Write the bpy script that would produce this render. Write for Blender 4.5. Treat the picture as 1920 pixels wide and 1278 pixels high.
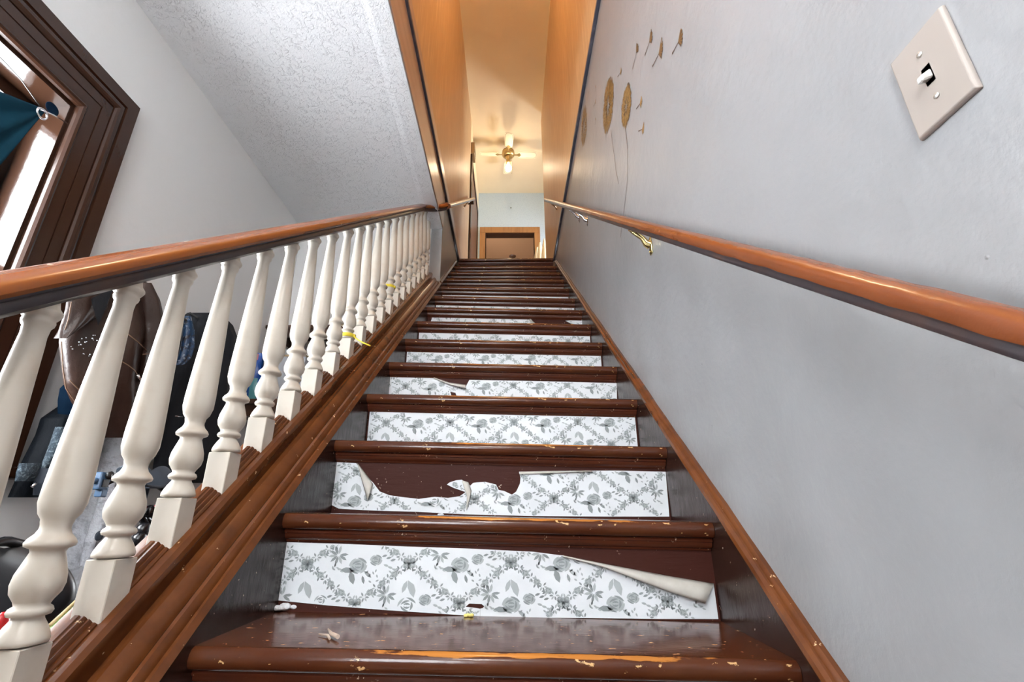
import bpy, bmesh, math, random
from mathutils import Vector, Matrix
from mathutils.geometry import tessellate_polygon
random.seed(7)
C = bpy.context.scene
for o in list(bpy.data.objects): bpy.data.objects.remove(o)
COL = C.collection
# All coordinates below are metres with the camera at the origin; every root is raised by Z0 at the end so that the floor is z = 0.
Z0 = 0.603
# ---------------------------------------------------------------- camera
FPX = 883.13
CR = Vector((0.99996465, -0.00370914, -0.00754547)); CU = Vector((0.00580392, -0.34479848, 0.93865879)); CF = Vector((0.00608328, 0.9386694, 0.34476477))
cam = bpy.data.cameras.new('camera'); cam_o = bpy.data.objects.new('camera', cam); COL.objects.link(cam_o)
cam.sensor_width = 36; cam.lens = FPX / 1920 * 36; cam.clip_start = 0.02
cam_o.matrix_world = Matrix(((CR.x, CU.x, -CF.x, 0), (CR.y, CU.y, -CF.y, 0), (CR.z, CU.z, -CF.z, 0), (0, 0, 0, 1)))
C.camera = cam_o
# ---------------------------------------------------------------- world, lights, exposure
w = bpy.data.worlds.new('sky'); C.world = w; w.use_nodes = True
w.node_tree.nodes['Background'].inputs[0].default_value = (0.92, 0.96, 1.0, 1)
w.node_tree.nodes['Background'].inputs[1].default_value = 11.0
def area(name, loc, rot, sx, sy, power, col=(1, 1, 1), portal=False):
    l = bpy.data.lights.new(name, 'AREA'); l.shape = 'RECTANGLE'; l.size = sx; l.size_y = sy; l.energy = power; l.color = col
    if portal: l.cycles.is_portal = True
    o = bpy.data.objects.new(name, l); o.location = loc; o.rotation_euler = rot; COL.objects.link(o); return o
area('window_portal', (-1.78, 0.85, 0.79), (0, -math.pi/2, 0), 1.28, 1.0, 1, portal=True)
area('back_fill_portal', (-.625, -1.74, .985), (math.pi/2, 0, math.pi), .71, 1.13, 1, portal=True)
area('hall_fill_portal', (1.49, 5.9, 3.7), (0, math.pi/2, 0), .8, .6, 1, portal=True)
LAMP_E, BULB_E, STAIR_FILL_E = 31.0, 22.0, 46.0
C.view_settings.view_transform = 'Standard'; C.view_settings.look = 'None'; C.view_settings.gamma = 1
C.view_settings.use_curve_mapping = False
C.view_settings.exposure = 2.05
# ---------------------------------------------------------------- helpers
def ray(px, py): return CF + CR*((px-960)/FPX) - CU*((py-639)/FPX)
def at_x(px, py, x): d = ray(px, py); return d*(x/d.x)
def at_y(px, py, y): d = ray(px, py); return d*(y/d.y)
def at_z(px, py, z): d = ray(px, py); return d*(z/d.z)
TH = math.radians(37.9985)
S = Vector((0, math.cos(TH), math.sin(TH))); N = Vector((0, -math.sin(TH), math.cos(TH))); X = Vector((1, 0, 0))
def tag(o, label=None, cat=None, group=None, kind=None):
    if label: o['label'] = label
    if cat: o['category'] = cat
    if group: o['group'] = group
    if kind: o['kind'] = kind
    return o
def empty(name, loc, label=None, cat=None, group=None):
    o = bpy.data.objects.new(name, None); o.empty_display_size = .05; o.location = loc; COL.objects.link(o)
    return tag(o, label, cat, group)
class M:
    def __init__(s): s.b = bmesh.new(); s.smooth = False
    def box(s, x0, x1, y0, y1, z0, z1, bev=0):
        vs = [s.b.verts.new((x, y, z)) for x in (x0, x1) for y in (y0, y1) for z in (z0, z1)]
        fs = [s.b.faces.new([vs[i] for i in f]) for f in ((0,1,3,2),(4,6,7,5),(0,4,5,1),(2,3,7,6),(0,2,6,4),(1,5,7,3))]
        if bev:
            es = list({e for f in fs for e in f.edges})
            bmesh.ops.bevel(s.b, geom=es, offset=bev, segments=2, affect='EDGES', profile=.5)
        return s
    def poly(s, pts, mi=0):
        f = s.b.faces.new([s.b.verts.new(p) for p in pts]); f.material_index = mi; return f
    def sweep(s, rings, closed=True, cap=True, mi=0, sm=True):
        rv = [[s.b.verts.new(p) for p in r] for r in rings]
        n = len(rings[0])
        for a, b in zip(rv[:-1], rv[1:]):
            for i in range(n if closed else n-1):
                j = (i+1) % n
                try:
                    f = s.b.faces.new((a[i], a[j], b[j], b[i])); f.smooth = sm; f.material_index = mi
                except ValueError: pass
        if cap and closed:
            for r in (rv[0][::-1], rv[-1]):
                f = s.b.faces.new(r); f.material_index = mi
        return s
    def slope(s, prof, s0, s1, n=2, sm=False, fn=None, mi=0):     # prof: (x, b) pairs swept along the stair slope
        R = []
        for k in range(n):
            t = s0 + (s1-s0)*k/(n-1)
            R.append([X*(x + (fn(t, i)[0] if fn else 0)) + N*(b + (fn(t, i)[1] if fn else 0)) + S*t for i, (x, b) in enumerate(prof)])
        return s.sweep(R, sm=sm, mi=mi)
    def lathe(s, prof, c=(0, 0, 0), seg=24, axis='z', sm=True, cap=True):      # prof: (r, h)
        c = Vector(c); R = []
        for r, h in prof:
            ring = []
            for k in range(seg):
                a = 2*math.pi*k/seg; u, v = r*math.cos(a), r*math.sin(a)
                ring.append(c + (Vector((u, v, h)) if axis == 'z' else Vector((h, u, v)) if axis == 'x' else Vector((u, h, v))))
            R.append(ring)
        return s.sweep(R, sm=sm, cap=cap)
    def tube(s, path, r, seg=10, mi=0, cap=True):
        path = [Vector(p) for p in path]; R = []; up = Vector((.13, .2, 1)).normalized()
        for i, p in enumerate(path):
            t = (path[min(i+1, len(path)-1)] - path[max(i-1, 0)]).normalized()
            a = t.cross(up)
            if a.length < 1e-3: a = t.cross(Vector((1, 0, 0)))
            a.normalize(); b = a.cross(t).normalized(); up = b
            rr = r[i] if isinstance(r, (list, tuple)) else r
            R.append([p + a*rr*math.cos(2*math.pi*k/seg) + b*rr*math.sin(2*math.pi*k/seg) for k in range(seg)])
        return s.sweep(R, mi=mi, cap=cap)
    def grid(s, fn, nu, nv, mi=0):
        V = [[s.b.verts.new(fn(u/nu, v/nv)) for u in range(nu+1)] for v in range(nv+1)]
        for j in range(nv):
            for i in range(nu):
                f = s.b.faces.new((V[j][i], V[j][i+1], V[j+1][i+1], V[j+1][i])); f.smooth = True; f.material_index = mi
        return s
    def ball(s, c, r, sc=(1, 1, 1), u=16, v=10):
        c = Vector(c); R = []
        for j in range(1, v):
            a = math.pi*j/v
            R.append([c + Vector((r*sc[0]*math.sin(a)*math.cos(2*math.pi*k/u), r*sc[1]*math.sin(a)*math.sin(2*math.pi*k/u), r*sc[2]*math.cos(a))) for k in range(u)])
        return s.sweep(R)
    def build(s, name, mats, parent=None, fixn=True):
        if fixn: bmesh.ops.recalc_face_normals(s.b, faces=s.b.faces)
        me = bpy.data.meshes.new(name); s.b.to_mesh(me); s.b.free()
        for m in (mats if isinstance(mats, (list, tuple)) else [mats]): me.materials.append(m)
        o = bpy.data.objects.new(name, me); COL.objects.link(o)
        if parent:
            o.parent = parent
            o.matrix_parent_inverse = Matrix.Translation(parent_loc(parent)).inverted()
        return o
def parent_loc(p):       # built meshes already sit at the origin; only the Empties carry a location
    return p.location if p.type == 'EMPTY' else Vector((0, 0, 0))
def struct(m, name, mats, label=None):
    o = m.build(name, mats); o['kind'] = 'structure'
    if label: o['label'] = label
    return o
def smooth(o, ang=40):
    me = o.data
    for p in me.polygons: p.use_smooth = True
    me.set_sharp_from_angle(angle=math.radians(ang)); return o
# ---------------------------------------------------------------- materials
def mat(name, col, rough=.5, bump=None, var=None, metal=0, spec=.5, emit=None, coat=0, trans=0, chips=None):
    m = bpy.data.materials.new(name); m.use_nodes = True; nt = m.node_tree; L = nt.links; b = nt.nodes['Principled BSDF']
    b.inputs['Roughness'].default_value = rough; b.inputs['Metallic'].default_value = metal
    b.inputs['Specular IOR Level'].default_value = spec; b.inputs['Coat Weight'].default_value = coat; b.inputs['Coat Roughness'].default_value = .15
    if trans: b.inputs['Transmission Weight'].default_value = trans
    if emit: b.inputs['Emission Color'].default_value = (*emit[0], 1); b.inputs['Emission Strength'].default_value = emit[1]
    tc = nt.nodes.new('ShaderNodeTexCoord')
    def noise(scale, stretch=(1, 1, 1), detail=4, r=.55, dist=0):
        mp = nt.nodes.new('ShaderNodeMapping'); mp.inputs['Scale'].default_value = stretch; L.new(tc.outputs['Object'], mp.inputs[0])
        n = nt.nodes.new('ShaderNodeTexNoise'); n.inputs['Scale'].default_value = scale; n.inputs['Detail'].default_value = detail
        n.inputs['Roughness'].default_value = r; n.inputs['Distortion'].default_value = dist; L.new(mp.outputs[0], n.inputs[0]); return n
    m_noise = noise; cur = None
    rgb = nt.nodes.new('ShaderNodeRGB'); rgb.outputs[0].default_value = (*col, 1); cur = rgb.outputs[0]
    def ramp(src, p0, p1, c0=(0, 0, 0), c1=(1, 1, 1)):
        r = nt.nodes.new('ShaderNodeValToRGB'); r.color_ramp.elements[0].position = p0; r.color_ramp.elements[1].position = p1
        r.color_ramp.elements[0].color = (*c0, 1); r.color_ramp.elements[1].color = (*c1, 1); L.new(src, r.inputs[0]); return r.outputs[0]
    def mix(f, a, c2):
        x = nt.nodes.new('ShaderNodeMix'); x.data_type = 'RGBA'; L.new(f, x.inputs[0]); L.new(a, x.inputs[6])
        if isinstance(c2, tuple): x.inputs[7].default_value = (*c2, 1)
        else: L.new(c2, x.inputs[7])
        return x.outputs[2]
    for v in (var or []):        # (colour, scale, stretch, p0, p1)
        n = noise(v[1], v[2]); cur = mix(ramp(n.outputs[0], v[3], v[4]), cur, v[0])
    for v in (chips or []):
        n = noise(v[1], v[2], 6, .65); cur = mix(ramp(n.outputs[0], v[3], v[3]+.02), cur, v[0])
    L.new(cur, b.inputs['Base Color'])
    if bump:
        prev = None
        for (scale, stretch, strength, dist) in bump:
            n = noise(scale, stretch, 5, .6)
            bp = nt.nodes.new('ShaderNodeBump'); bp.inputs['Strength'].default_value = strength; bp.inputs['Distance'].default_value = dist
            L.new(n.outputs[0], bp.inputs['Height'])
            if prev: L.new(prev, bp.inputs['Normal'])
            prev = bp.outputs[0]
        L.new(prev, b.inputs['Normal'])
    m['h'] = 1
    return m
U = (1, 1, 1)
grey_paint = mat('grey_wall_paint', (.275, .28, .288), .38, bump=[(3, U, .35, .03), (26, (1, 1, .7), .30, .006), (140, U, .18, .002)], var=[((.25, .255, .262), 2.5, U, .45, .7)], spec=.75)
flat_grey = mat('flat_grey_paint', (.68, .68, .68), .6, bump=[(4, U, .2, .02), (60, U, .12, .002)])
end_blue = mat('pale_blue_wallpaper', (.47, .61, .76), .6, bump=[(90, U, .3, .002)], var=[((.41, .55, .71), 55, U, .5, .62)])
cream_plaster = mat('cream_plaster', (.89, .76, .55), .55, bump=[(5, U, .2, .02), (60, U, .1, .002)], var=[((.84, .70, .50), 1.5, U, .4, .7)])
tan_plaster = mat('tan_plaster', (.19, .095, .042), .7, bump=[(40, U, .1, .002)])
ply = mat('varnished_plywood', (.60, .39, .195), .42, bump=[(9, (6, 6, .35), .08, .003)], var=[((.58, .37, .18), 5, (4, 4, .3), .42, .72), ((.78, .57, .34), 11, (5, 5, .25), .52, .75)], spec=.5)
tan_board = mat('pinkish_tan_varnished_board', (.52, .36, .27), .28, bump=[(8, (4, .3, 4), .08, .003)], var=[((.45, .29, .20), 4, (4, .3, 4), .45, .7)])
strip_m = mat('slate_blue_trim_paint', (.055, .06, .085), .35, var=[((.12, .12, .15), 14, U, .5, .7)])
casing_m = mat('dark_brown_gloss_casing', (.036, .0145, .008), .26, bump=[(30, (1, 1, .3), .06, .002)], coat=.05, spec=.38)
reveal_m = mat('brown_gloss_reveal', (.024, .0105, .006), .12, bump=[(14, U, .2, .006)], coat=.15, spec=.4)
tread_m = None
brown_m = mat('brown_gloss_paint', (.075, .019, .008), .22, bump=[(60, (1, .25, .25), .15, .002)], var=[((.060, .018, .010), 9, U, .42, .66)], chips=[((.48, .34, .24), 62, U, .655, 0)], coat=.05, spec=.35)
mould_m = mat('orange_brown_moulding_paint', (.135, .043, .012), .24, bump=[(50, (1, .2, .2), .2, .002)], var=[((.088, .027, .009), 11, U, .42, .66)], chips=[((.75, .50, .28), 52, U, .675, 0)], coat=.05, spec=.35)
skirt_m = mat('dark_brown_skirt_paint', (.024, .010, .007), .24, bump=[(35, (1, 1, .4), .35, .004)], var=[((.036, .017, .012), 16, U, .45, .7)], chips=[((.55, .45, .35), 80, U, .675, 0)], coat=0, spec=.28)
riser_m = mat('red_brown_riser_paint', (.046, .013, .009), .55, spec=.12, bump=[(40, (.4, 1, 2.5), .35, .003)], chips=[((.55, .42, .34), 80, U, .665, 0)])
rail_m = mat('orange_brown_varnished_rail', (.24, .066, .012), .22, bump=[(12, (1, .3, .3), .05, .002)], var=[((.20, .054, .010), 4, U, .42, .75)], chips=[((.85, .66, .50), 26, U, .70, 0)], coat=.1, spec=.4)
rail_dark = mat('black_rail_underside', (.030, .022, .026), .33, bump=[(25, U, .15, .004)], var=[((.075, .032, .018), 6, U, .5, .68)])  # lower band of both handrails, near black with brown patches
wall_rail_m = mat('chestnut_wall_rail', (.175, .047, .013), .22, bump=[(28, U, .2, .005)], var=[((.14, .037, .011), 6, U, .45, .75)], coat=.1, spec=.4)
baluster_m = mat('cream_baluster_paint', (.62, .575, .50), .34, bump=[(30, U, .12, .003)], var=[((.57, .51, .43), 18, U, .5, .72)], chips=[((.14, .11, .09), 42, U, .715, 0)], coat=.1)
paper_m = mat('white_wallpaper', (.68, .71, .735), .5, bump=[(7, U, .25, .006), (160, U, .1, .001)], var=[((.63, .66, .685), 12, U, .45, .7)])
print_a = mat('grey_green_print', (.235, .265, .272), .55)
print_b = mat('pale_grey_print', (.37, .405, .415), .55)
paper_back = mat('paper_back', (.52, .50, .45), .7, var=[((.45, .43, .38), 25, U, .45, .7)])
plate_m = mat('almond_switch_plastic', (.34, .30, .27), .3)
slot_m = mat('tan_slot', (.16, .09, .05), .5)
toggle_m = mat('white_toggle_plastic', (.55, .55, .53), .2)
screw_m = mat('steel_screw', (.7, .7, .68), .3, metal=.8)
brass_m = mat('polished_brass', (.70, .58, .28), .18, metal=1)
chrome_m = mat('chrome', (.72, .73, .76), .15, metal=1)
decal_a = mat('gold_brown_decal', (.17, .090, .026), .4)
decal_b = mat('pale_gold_decal', (.34, .205, .075), .4)
decal_c = mat('dark_brown_decal', (.07, .042, .024), .45)
blade_m = mat('cream_fan_blade', (.90, .82, .62), .35)
blade_line = mat('tan_blade_line', (.45, .31, .15), .4)
fan_brass = mat('antique_brass', (.50, .36, .16), .3, metal=.8)
bulb_m = mat('lit_bulb', (1, .9, .7), .3, emit=((1, .78, .52), BULB_E))
stair_fill_m = mat('fill_globe_glass', (1, .95, .85), .3, emit=((1, .79, .53), STAIR_FILL_E))
lamp_m = mat('lit_lamp_glass', (1, 1, 1), .3, emit=((1, .965, .92), LAMP_E))
far_lamp = mat('dim_lamp_shade', (.6, .5, .4), .5)
door_m = mat('brown_door_paint', (.12, .055, .030), .4)
far_casing = mat('oak_casing', (.36, .18, .07), .3, bump=[(12, (5, 5, .4), .1, .003)], var=[((.28, .13, .05), 8, (4, 4, .5), .45, .7)])
beige_m = mat('beige_plastic', (.36, .24, .12), .45)
quilt_m = mat('cream_quilt_cloth', (.80, .70, .50), .8, bump=[(25, U, .4, .006)])
floor_m = mat('brown_floorboards', (.12, .06, .035), .35, bump=[(12, (1, .2, 1), .2, .004)], var=[((.08, .04, .025), 6, (3, .4, 1), .45, .65)])
glass_m = bpy.data.materials.new('window_glass'); glass_m.use_nodes = True
nt = glass_m.node_tree; nt.nodes.remove(nt.nodes['Principled BSDF'])
_t = nt.nodes.new('ShaderNodeBsdfTransparent'); _g = nt.nodes.new('ShaderNodeBsdfGlossy'); _g.inputs['Roughness'].default_value = .02
_m = nt.nodes.new('ShaderNodeMixShader'); _m.inputs[0].default_value = .06
nt.links.new(_t.outputs[0], _m.inputs[1]); nt.links.new(_g.outputs[0], _m.inputs[2]); nt.links.new(_m.outputs[0], nt.nodes['Material Output'].inputs[0])
teal_m = mat('teal_cloth', (.003, .024, .042), .85, spec=.1, bump=[(120, U, .2, .001), (9, U, .3, .01)], var=[((.005, .036, .06), 4, U, .45, .7)])
steel_m = mat('bright_steel', (.75, .76, .8), .2, metal=1)
wire_m = mat('black_wire', (.02, .02, .02), .4)
leather_m = mat('brown_leather', (.024, .012, .009), .36, bump=[(9, U, .35, .02), (70, U, .25, .002)], var=[((.040, .021, .015), 7, U, .45, .68)], coat=.05, spec=.35)
stitch_m = mat('tan_stitching', (.15, .085, .05), .6)
black_cloth = mat('black_cloth', (.010, .012, .016), .85, bump=[(10, (1, 1, .4), .5, .02), (150, U, .2, .001)], spec=.3)
puffer_m = mat('black_nylon', (.005, .007, .010), .6, spec=.10, bump=[(12, (1, 1, .6), .6, .02)])
lining_m = mat('grey_blue_fleece_lining', (.025, .040, .055), .95, bump=[(120, U, .9, .01)], var=[((.10, .13, .15), 130, U, .5, .62)])
navy_m = mat('navy_knit_cuff', (.007, .012, .022), .8, bump=[(90, (1, 1, .3), .4, .003)])
blue_m = mat('blue_cloth', (.0025, .011, .026), .85, spec=.06, bump=[(10, U, .5, .02)], var=[((.005, .021, .045), 6, U, .45, .7)])
fleece_m = mat('pale_grey_fleece', (.52, .545, .59), .95, bump=[(85, U, .9, .012), (16, U, .4, .01)], var=[((.36, .37, .41), 40, U, .5, .66)])
satin_m = mat('blue_satin_print', (.01, .04, .10), .35, bump=[(30, U, .6, .01)], var=[((.22, .28, .36), 60, U, .58, .64), ((.01, .01, .02), 45, U, .55, .6)])
shelf_m = mat('dark_stained_shelf', (.045, .020, .012), .28, bump=[(14, (.4, 1, 3), .15, .003)], var=[((.09, .038, .018), 8, (.5, 2, 2), .48, .7)])
packet_m = mat('blue_foil_packet', (.01, .09, .42), .22, bump=[(18, U, .5, .01)])
packet_t = mat('teal_packet_print', (.09, .36, .42), .3); packet_w = mat('white_packet_print', (.85, .88, .9), .3); packet_r = mat('pink_packet_print', (.62, .2, .26), .3)
carton_m = mat('grey_carton', (.40, .42, .45), .6); carton_y = mat('kraft_carton_edge', (.42, .31, .16), .6)
blackp = mat('black_plastic', (.012, .012, .014), .25); darkpad = mat('slate_padded_cloth', (.030, .042, .060), .75, bump=[(200, U, .3, .001)])
bluep = mat('blue_grey_plastic', (.04, .09, .17), .25); redp = mat('red_plastic', (.40, .010, .014), .25)
green_m = mat('green_book_cover', (.13, .22, .06), .35); red_book = mat('dark_red_book_cover', (.20, .012, .014), .35); yellow_m = mat('yellow_plastic', (.82, .66, .04), .4)
tire_m = mat('black_rubber', (.015, .015, .015), .6); hubm = mat('grey_spoke_plastic', (.22, .22, .23), .35)
fluff_m = mat('white_fluff', (.78, .78, .80), .95, bump=[(90, U, 1, .01)])
scrap_m = mat('pale_paper_scrap', (.42, .34, .27), .6); crumb_m = mat('yellow_crumb', (.85, .72, .22), .6)
blue_tag = mat('blue_plastic_tag', (.12, .30, .55), .35); glassgreen = mat('green_bottle_glass', (.03, .25, .12), .1)
# sparse paint lumps and runs on the glossy grey wall
nt = grey_paint.node_tree; tc = nt.nodes.new('ShaderNodeTexCoord'); bs = nt.nodes['Principled BSDF']
pv = bs.inputs['Normal'].links[0].from_socket
for sc_, st_, r_, ds in ((9, (1, 1, 1), .030, .0016), (5, (1, 1, .18), .016, .0012)):
    mp = nt.nodes.new('ShaderNodeMapping'); mp.inputs['Scale'].default_value = st_; nt.links.new(tc.outputs['Object'], mp.inputs[0])
    vo = nt.nodes.new('ShaderNodeTexVoronoi'); vo.inputs['Scale'].default_value = sc_; nt.links.new(mp.outputs[0], vo.inputs[0])
    mr_ = nt.nodes.new('ShaderNodeMapRange'); mr_.interpolation_type = 'SMOOTHSTEP'; mr_.inputs[1].default_value = r_; mr_.inputs[2].default_value = r_*.25; nt.links.new(vo.outputs['Distance'], mr_.inputs[0])
    bp = nt.nodes.new('ShaderNodeBump'); bp.inputs['Strength'].default_value = .8; bp.inputs['Distance'].default_value = ds
    nt.links.new(mr_.outputs[0], bp.inputs['Height']); nt.links.new(pv, bp.inputs['Normal']); pv = bp.outputs[0]
nt.links.new(pv, bs.inputs['Normal'])
# textured ceiling
ceil_m = mat('stippled_ceiling', (.74, .75, .77), .6)
nt = ceil_m.node_tree; tc = nt.nodes.new('ShaderNodeTexCoord'); bs = nt.nodes['Principled BSDF']
def cnoise(scale, det, dist, rg_=.6):
    n = nt.nodes.new('ShaderNodeTexNoise'); n.inputs['Scale'].default_value = scale; n.inputs['Detail'].default_value = det; n.inputs['Distortion'].default_value = dist; n.inputs['Roughness'].default_value = rg_
    nt.links.new(tc.outputs['Object'], n.inputs[0]); return n.outputs[0]
def cramp(o, a, b):
    r = nt.nodes.new('ShaderNodeMapRange'); r.inputs[1].default_value = a; r.inputs[2].default_value = b; nt.links.new(o, r.inputs[0]); return r.outputs[0]
def cmul(a, b):
    m_ = nt.nodes.new('ShaderNodeMath'); m_.operation = 'MULTIPLY'; nt.links.new(a, m_.inputs[0]); nt.links.new(b, m_.inputs[1]); return m_.outputs[0]
ridge = cmul(cramp(cnoise(40, 6, 1.2), .52, .70), cramp(cnoise(7, 3, .5), .30, .60))
b1 = nt.nodes.new('ShaderNodeBump'); b1.inputs['Strength'].default_value = .6; b1.inputs['Distance'].default_value = .008; nt.links.new(ridge, b1.inputs['Height'])
b2 = nt.nodes.new('ShaderNodeBump'); b2.inputs['Strength'].default_value = .5; b2.inputs['Distance'].default_value = .006; nt.links.new(cnoise(110, 5, .6), b2.inputs['Height']); nt.links.new(b1.outputs[0], b2.inputs['Normal'])
b3 = nt.nodes.new('ShaderNodeBump'); b3.inputs['Strength'].default_value = .3; b3.inputs['Distance'].default_value = .03; nt.links.new(cnoise(3, 2, 0), b3.inputs['Height']); nt.links.new(b2.outputs[0], b3.inputs['Normal'])
nt.links.new(b3.outputs[0], bs.inputs['Normal'])
# tread paint: brown gloss with a worn strip of bare wood along the middle of the nosing and scattered chips
def make_tread_mat():
    m = mat('worn_brown_tread_paint', (.062, .017, .007), .17, bump=[(22, (.5, 1, 1), .2, .004)], var=[((.085, .026, .010), 5, U, .45, .7)], chips=[((.55, .34, .15), 72, (.6, 1, 1), .645, 0)], coat=.05, spec=.26)
    nt = m.node_tree; L = nt.links; b = nt.nodes['Principled BSDF']
    src = b.inputs['Base Color'].links[0].from_socket
    tc = nt.nodes.new('ShaderNodeTexCoord'); sp = nt.nodes.new('ShaderNodeSeparateXYZ'); L.new(tc.outputs['Object'], sp.inputs[0])
    def mth(op, a, b_=None, c=None):
        n = nt.nodes.new('ShaderNodeMath'); n.operation = op
        for i, v in enumerate((a, b_, c)):
            if v is None: continue
            if isinstance(v, (int, float)): n.inputs[i].default_value = v
            else: L.new(v, n.inputs[i])
        return n.outputs[0]
    def mr(v, a, b_):
        n = nt.nodes.new('ShaderNodeMapRange'); n.interpolation_type = 'SMOOTHSTEP'; L.new(v, n.inputs[0]); n.inputs[1].default_value = a; n.inputs[2].default_value = b_; return n.outputs[0]
    oi = nt.nodes.new('ShaderNodeObjectInfo')
    cx = mth('ABSOLUTE', mth('SUBTRACT', sp.outputs[0], mth('MULTIPLY_ADD', oi.outputs['Random'], .12, -.02)))
    mx = mr(cx, .36, .12)
    my = mth('MULTIPLY', mr(mth('ABSOLUTE', mth('SUBTRACT', sp.outputs[1], .0015)), .0075, .003), mr(sp.outputs[2], -.009, -.004))
    mp = nt.nodes.new('ShaderNodeMapping'); mp.inputs['Scale'].default_value = (22, 70, 70); L.new(tc.outputs['Object'], mp.inputs[0])
    ad = nt.nodes.new('ShaderNodeVectorMath'); L.new(mp.outputs[0], ad.inputs[0]); cb = nt.nodes.new('ShaderNodeCombineXYZ')
    L.new(mth('MULTIPLY', oi.outputs['Random'], 90), cb.inputs[0]); L.new(cb.outputs[0], ad.inputs[1])
    n = nt.nodes.new('ShaderNodeTexNoise'); n.inputs['Scale'].default_value = 1; n.inputs['Detail'].default_value = 5; L.new(ad.outputs[0], n.inputs[0])
    msk = mr(mth('ADD', mth('MULTIPLY', mth('MULTIPLY', mx, my), 1.0), mth('MULTIPLY_ADD', n.outputs[0], 2.4, -1.2)), .50, .72)
    x = nt.nodes.new('ShaderNodeMix'); x.data_type = 'RGBA'; L.new(msk, x.inputs[0]); L.new(src, x.inputs[6]); x.inputs[7].default_value = (.40, .155, .030, 1)
    L.new(x.outputs[2], b.inputs['Base Color'])
    return m
tread_m = make_tread_mat()
# ---------------------------------------------------------------- room shell
ZF, ZC, ZT, FL = 2.417, 2.10, 5.25, -.603
XL, XS, XR, XK = -1.61, -.515, .468, -.501
YE, YN = 3.148, .20
struct(M().box(-1.8, .7, -1.75, 6.9, FL-.1, FL), 'floor', floor_m)
struct(M().box(-.62, XR, 4.21, 6.95, ZF-.15, ZF).box(XR, 1.5, 5.07, 6.95, ZF-.15, ZF).box(-1.4, 1.5, 6.95, 10.2, ZF-.15, ZF), 'floor', floor_m, 'upper hall floor at the top of the stairs')
struct(M().box(XL-.22, XL, -1.75, .35, FL, ZC).box(XL-.22, XL, 1.345, YE+.1, FL, ZC).box(XL-.22, XL, .35, 1.345, FL, .15).box(XL-.22, XL, .35, 1.345, 1.43, ZC), 'wall_left', flat_grey)
struct(M().box(XL, XS-.085, YE, YE+.12, FL, ZC), 'wall_far', flat_grey)
BX0, BX1, BZ0, BZ1 = -.98, -.27, .42, 1.55
struct(M().box(XL-.2, BX0, -1.75, -1.6, FL, ZC).box(BX1, XR+.1, -1.75, -1.6, FL, ZC).box(BX0, BX1, -1.75, -1.6, FL, BZ0).box(BX0, BX1, -1.75, -1.6, BZ1, ZC), 'wall_back', flat_grey)
w2 = empty('added_window_back', ((BX0+BX1)/2, -1.6, BZ0)); w2['kind'] = 'structure'  # unseen window added to give soft frontal daylight
fm = M()
for q in ((BX0, BX1, BZ0, BZ0+.05), (BX0, BX1, BZ1-.05, BZ1), (BX0, BX0+.05, BZ0, BZ1), (BX1-.05, BX1, BZ0, BZ1), ((BX0+BX1)/2-.025, (BX0+BX1)/2+.025, BZ0, BZ1)): fm.box(q[0], q[1], -1.72, -1.66, q[2], q[3])
fm.build('sash', casing_m, w2)
M().box(BX0+.02, BX1-.02, -1.695, -1.69, BZ0+.02, BZ1-.02).build('pane', glass_m, w2)
struct(M().box(XS-.085, XS, YE, 6.82, FL, ZC).box(XS-.085, XS, YN, 6.82, ZC, ZF), 'wall_stair', grey_paint)
wu = struct(M().box(XS-.085, XS, YN, 6.82, ZF, ZT), 'wall_upper', cream_plaster)
struct(M().box(XR, XR+.1, -1.75, 5.07, FL, ZF), 'wall_right', grey_paint)
wr = struct(M().box(XR, XR+.1, YN, 5.07, ZF, ZT), 'wall_right', cream_plaster)
struct(M().box(XS-.085, XR+.1, YN-.1, YN, ZC, ZT), 'wall_front', ply)
cm = M().box(XL-.2, XS-.085, -1.75, YE+.1, ZC, ZC+.1).box(XS-.085, XR+.1, -1.75, YN-.1, ZC, ZC+.1)
cm.sweep([[Vector((x, y, z)) for x, z in ((XS-.125, ZC+.001), (XS-.085, ZC-.010), (XS-.001, ZC-.010), (XS-.001, ZC-.0005), (XS-.084, ZC-.0005), (XS-.084, ZC+.001))] for y in (YN-.1, YE)], sm=False)
struct(cm, 'ceiling', ceil_m)
struct(M().box(XS-.1, 1.5, YN-.1, 6.92, ZT, ZT+.1), 'ceiling', cream_plaster, 'cream plaster ceiling over the stairwell')
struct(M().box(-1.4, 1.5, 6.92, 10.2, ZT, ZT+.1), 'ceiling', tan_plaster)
struct(M().box(XS-.085, -.39, 6.82, 6.95, ZF, ZT).box(.436, 1.5, 6.82, 6.95, ZF, ZT).box(-.39, .436, 6.82, 6.95, 4.44, ZT), 'wall_end', end_blue)
struct(M().box(XR+.1, 1.5, 4.97, 5.07, ZF, ZT).box(1.3, 1.5, 5.07, 5.6, ZF, ZT).box(1.3, 1.5, 6.2, 6.82, ZF, ZT).box(1.3, 1.5, 5.6, 6.2, ZF, 3.3).box(1.3, 1.5, 5.6, 6.2, 4.1, ZT), 'wall_hall', cream_plaster)
w3 = empty('added_window_hall', (1.4, 5.95, 3.2)); w3['kind'] = 'structure'  # unseen window added to bring daylight onto the end wall
fm = M()
for q in ((5.6, 6.2, 3.3, 3.34), (5.6, 6.2, 4.06, 4.1), (5.6, 5.64, 3.3, 4.1), (6.16, 6.2, 3.3, 4.1), (5.6, 6.2, 3.68, 3.71)): fm.box(1.38, 1.43, *q)
fm.build('sash', casing_m, w3)
M().box(1.40, 1.405, 5.62, 6.18, 3.32, 4.08).build('pane', glass_m, w3)
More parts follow.
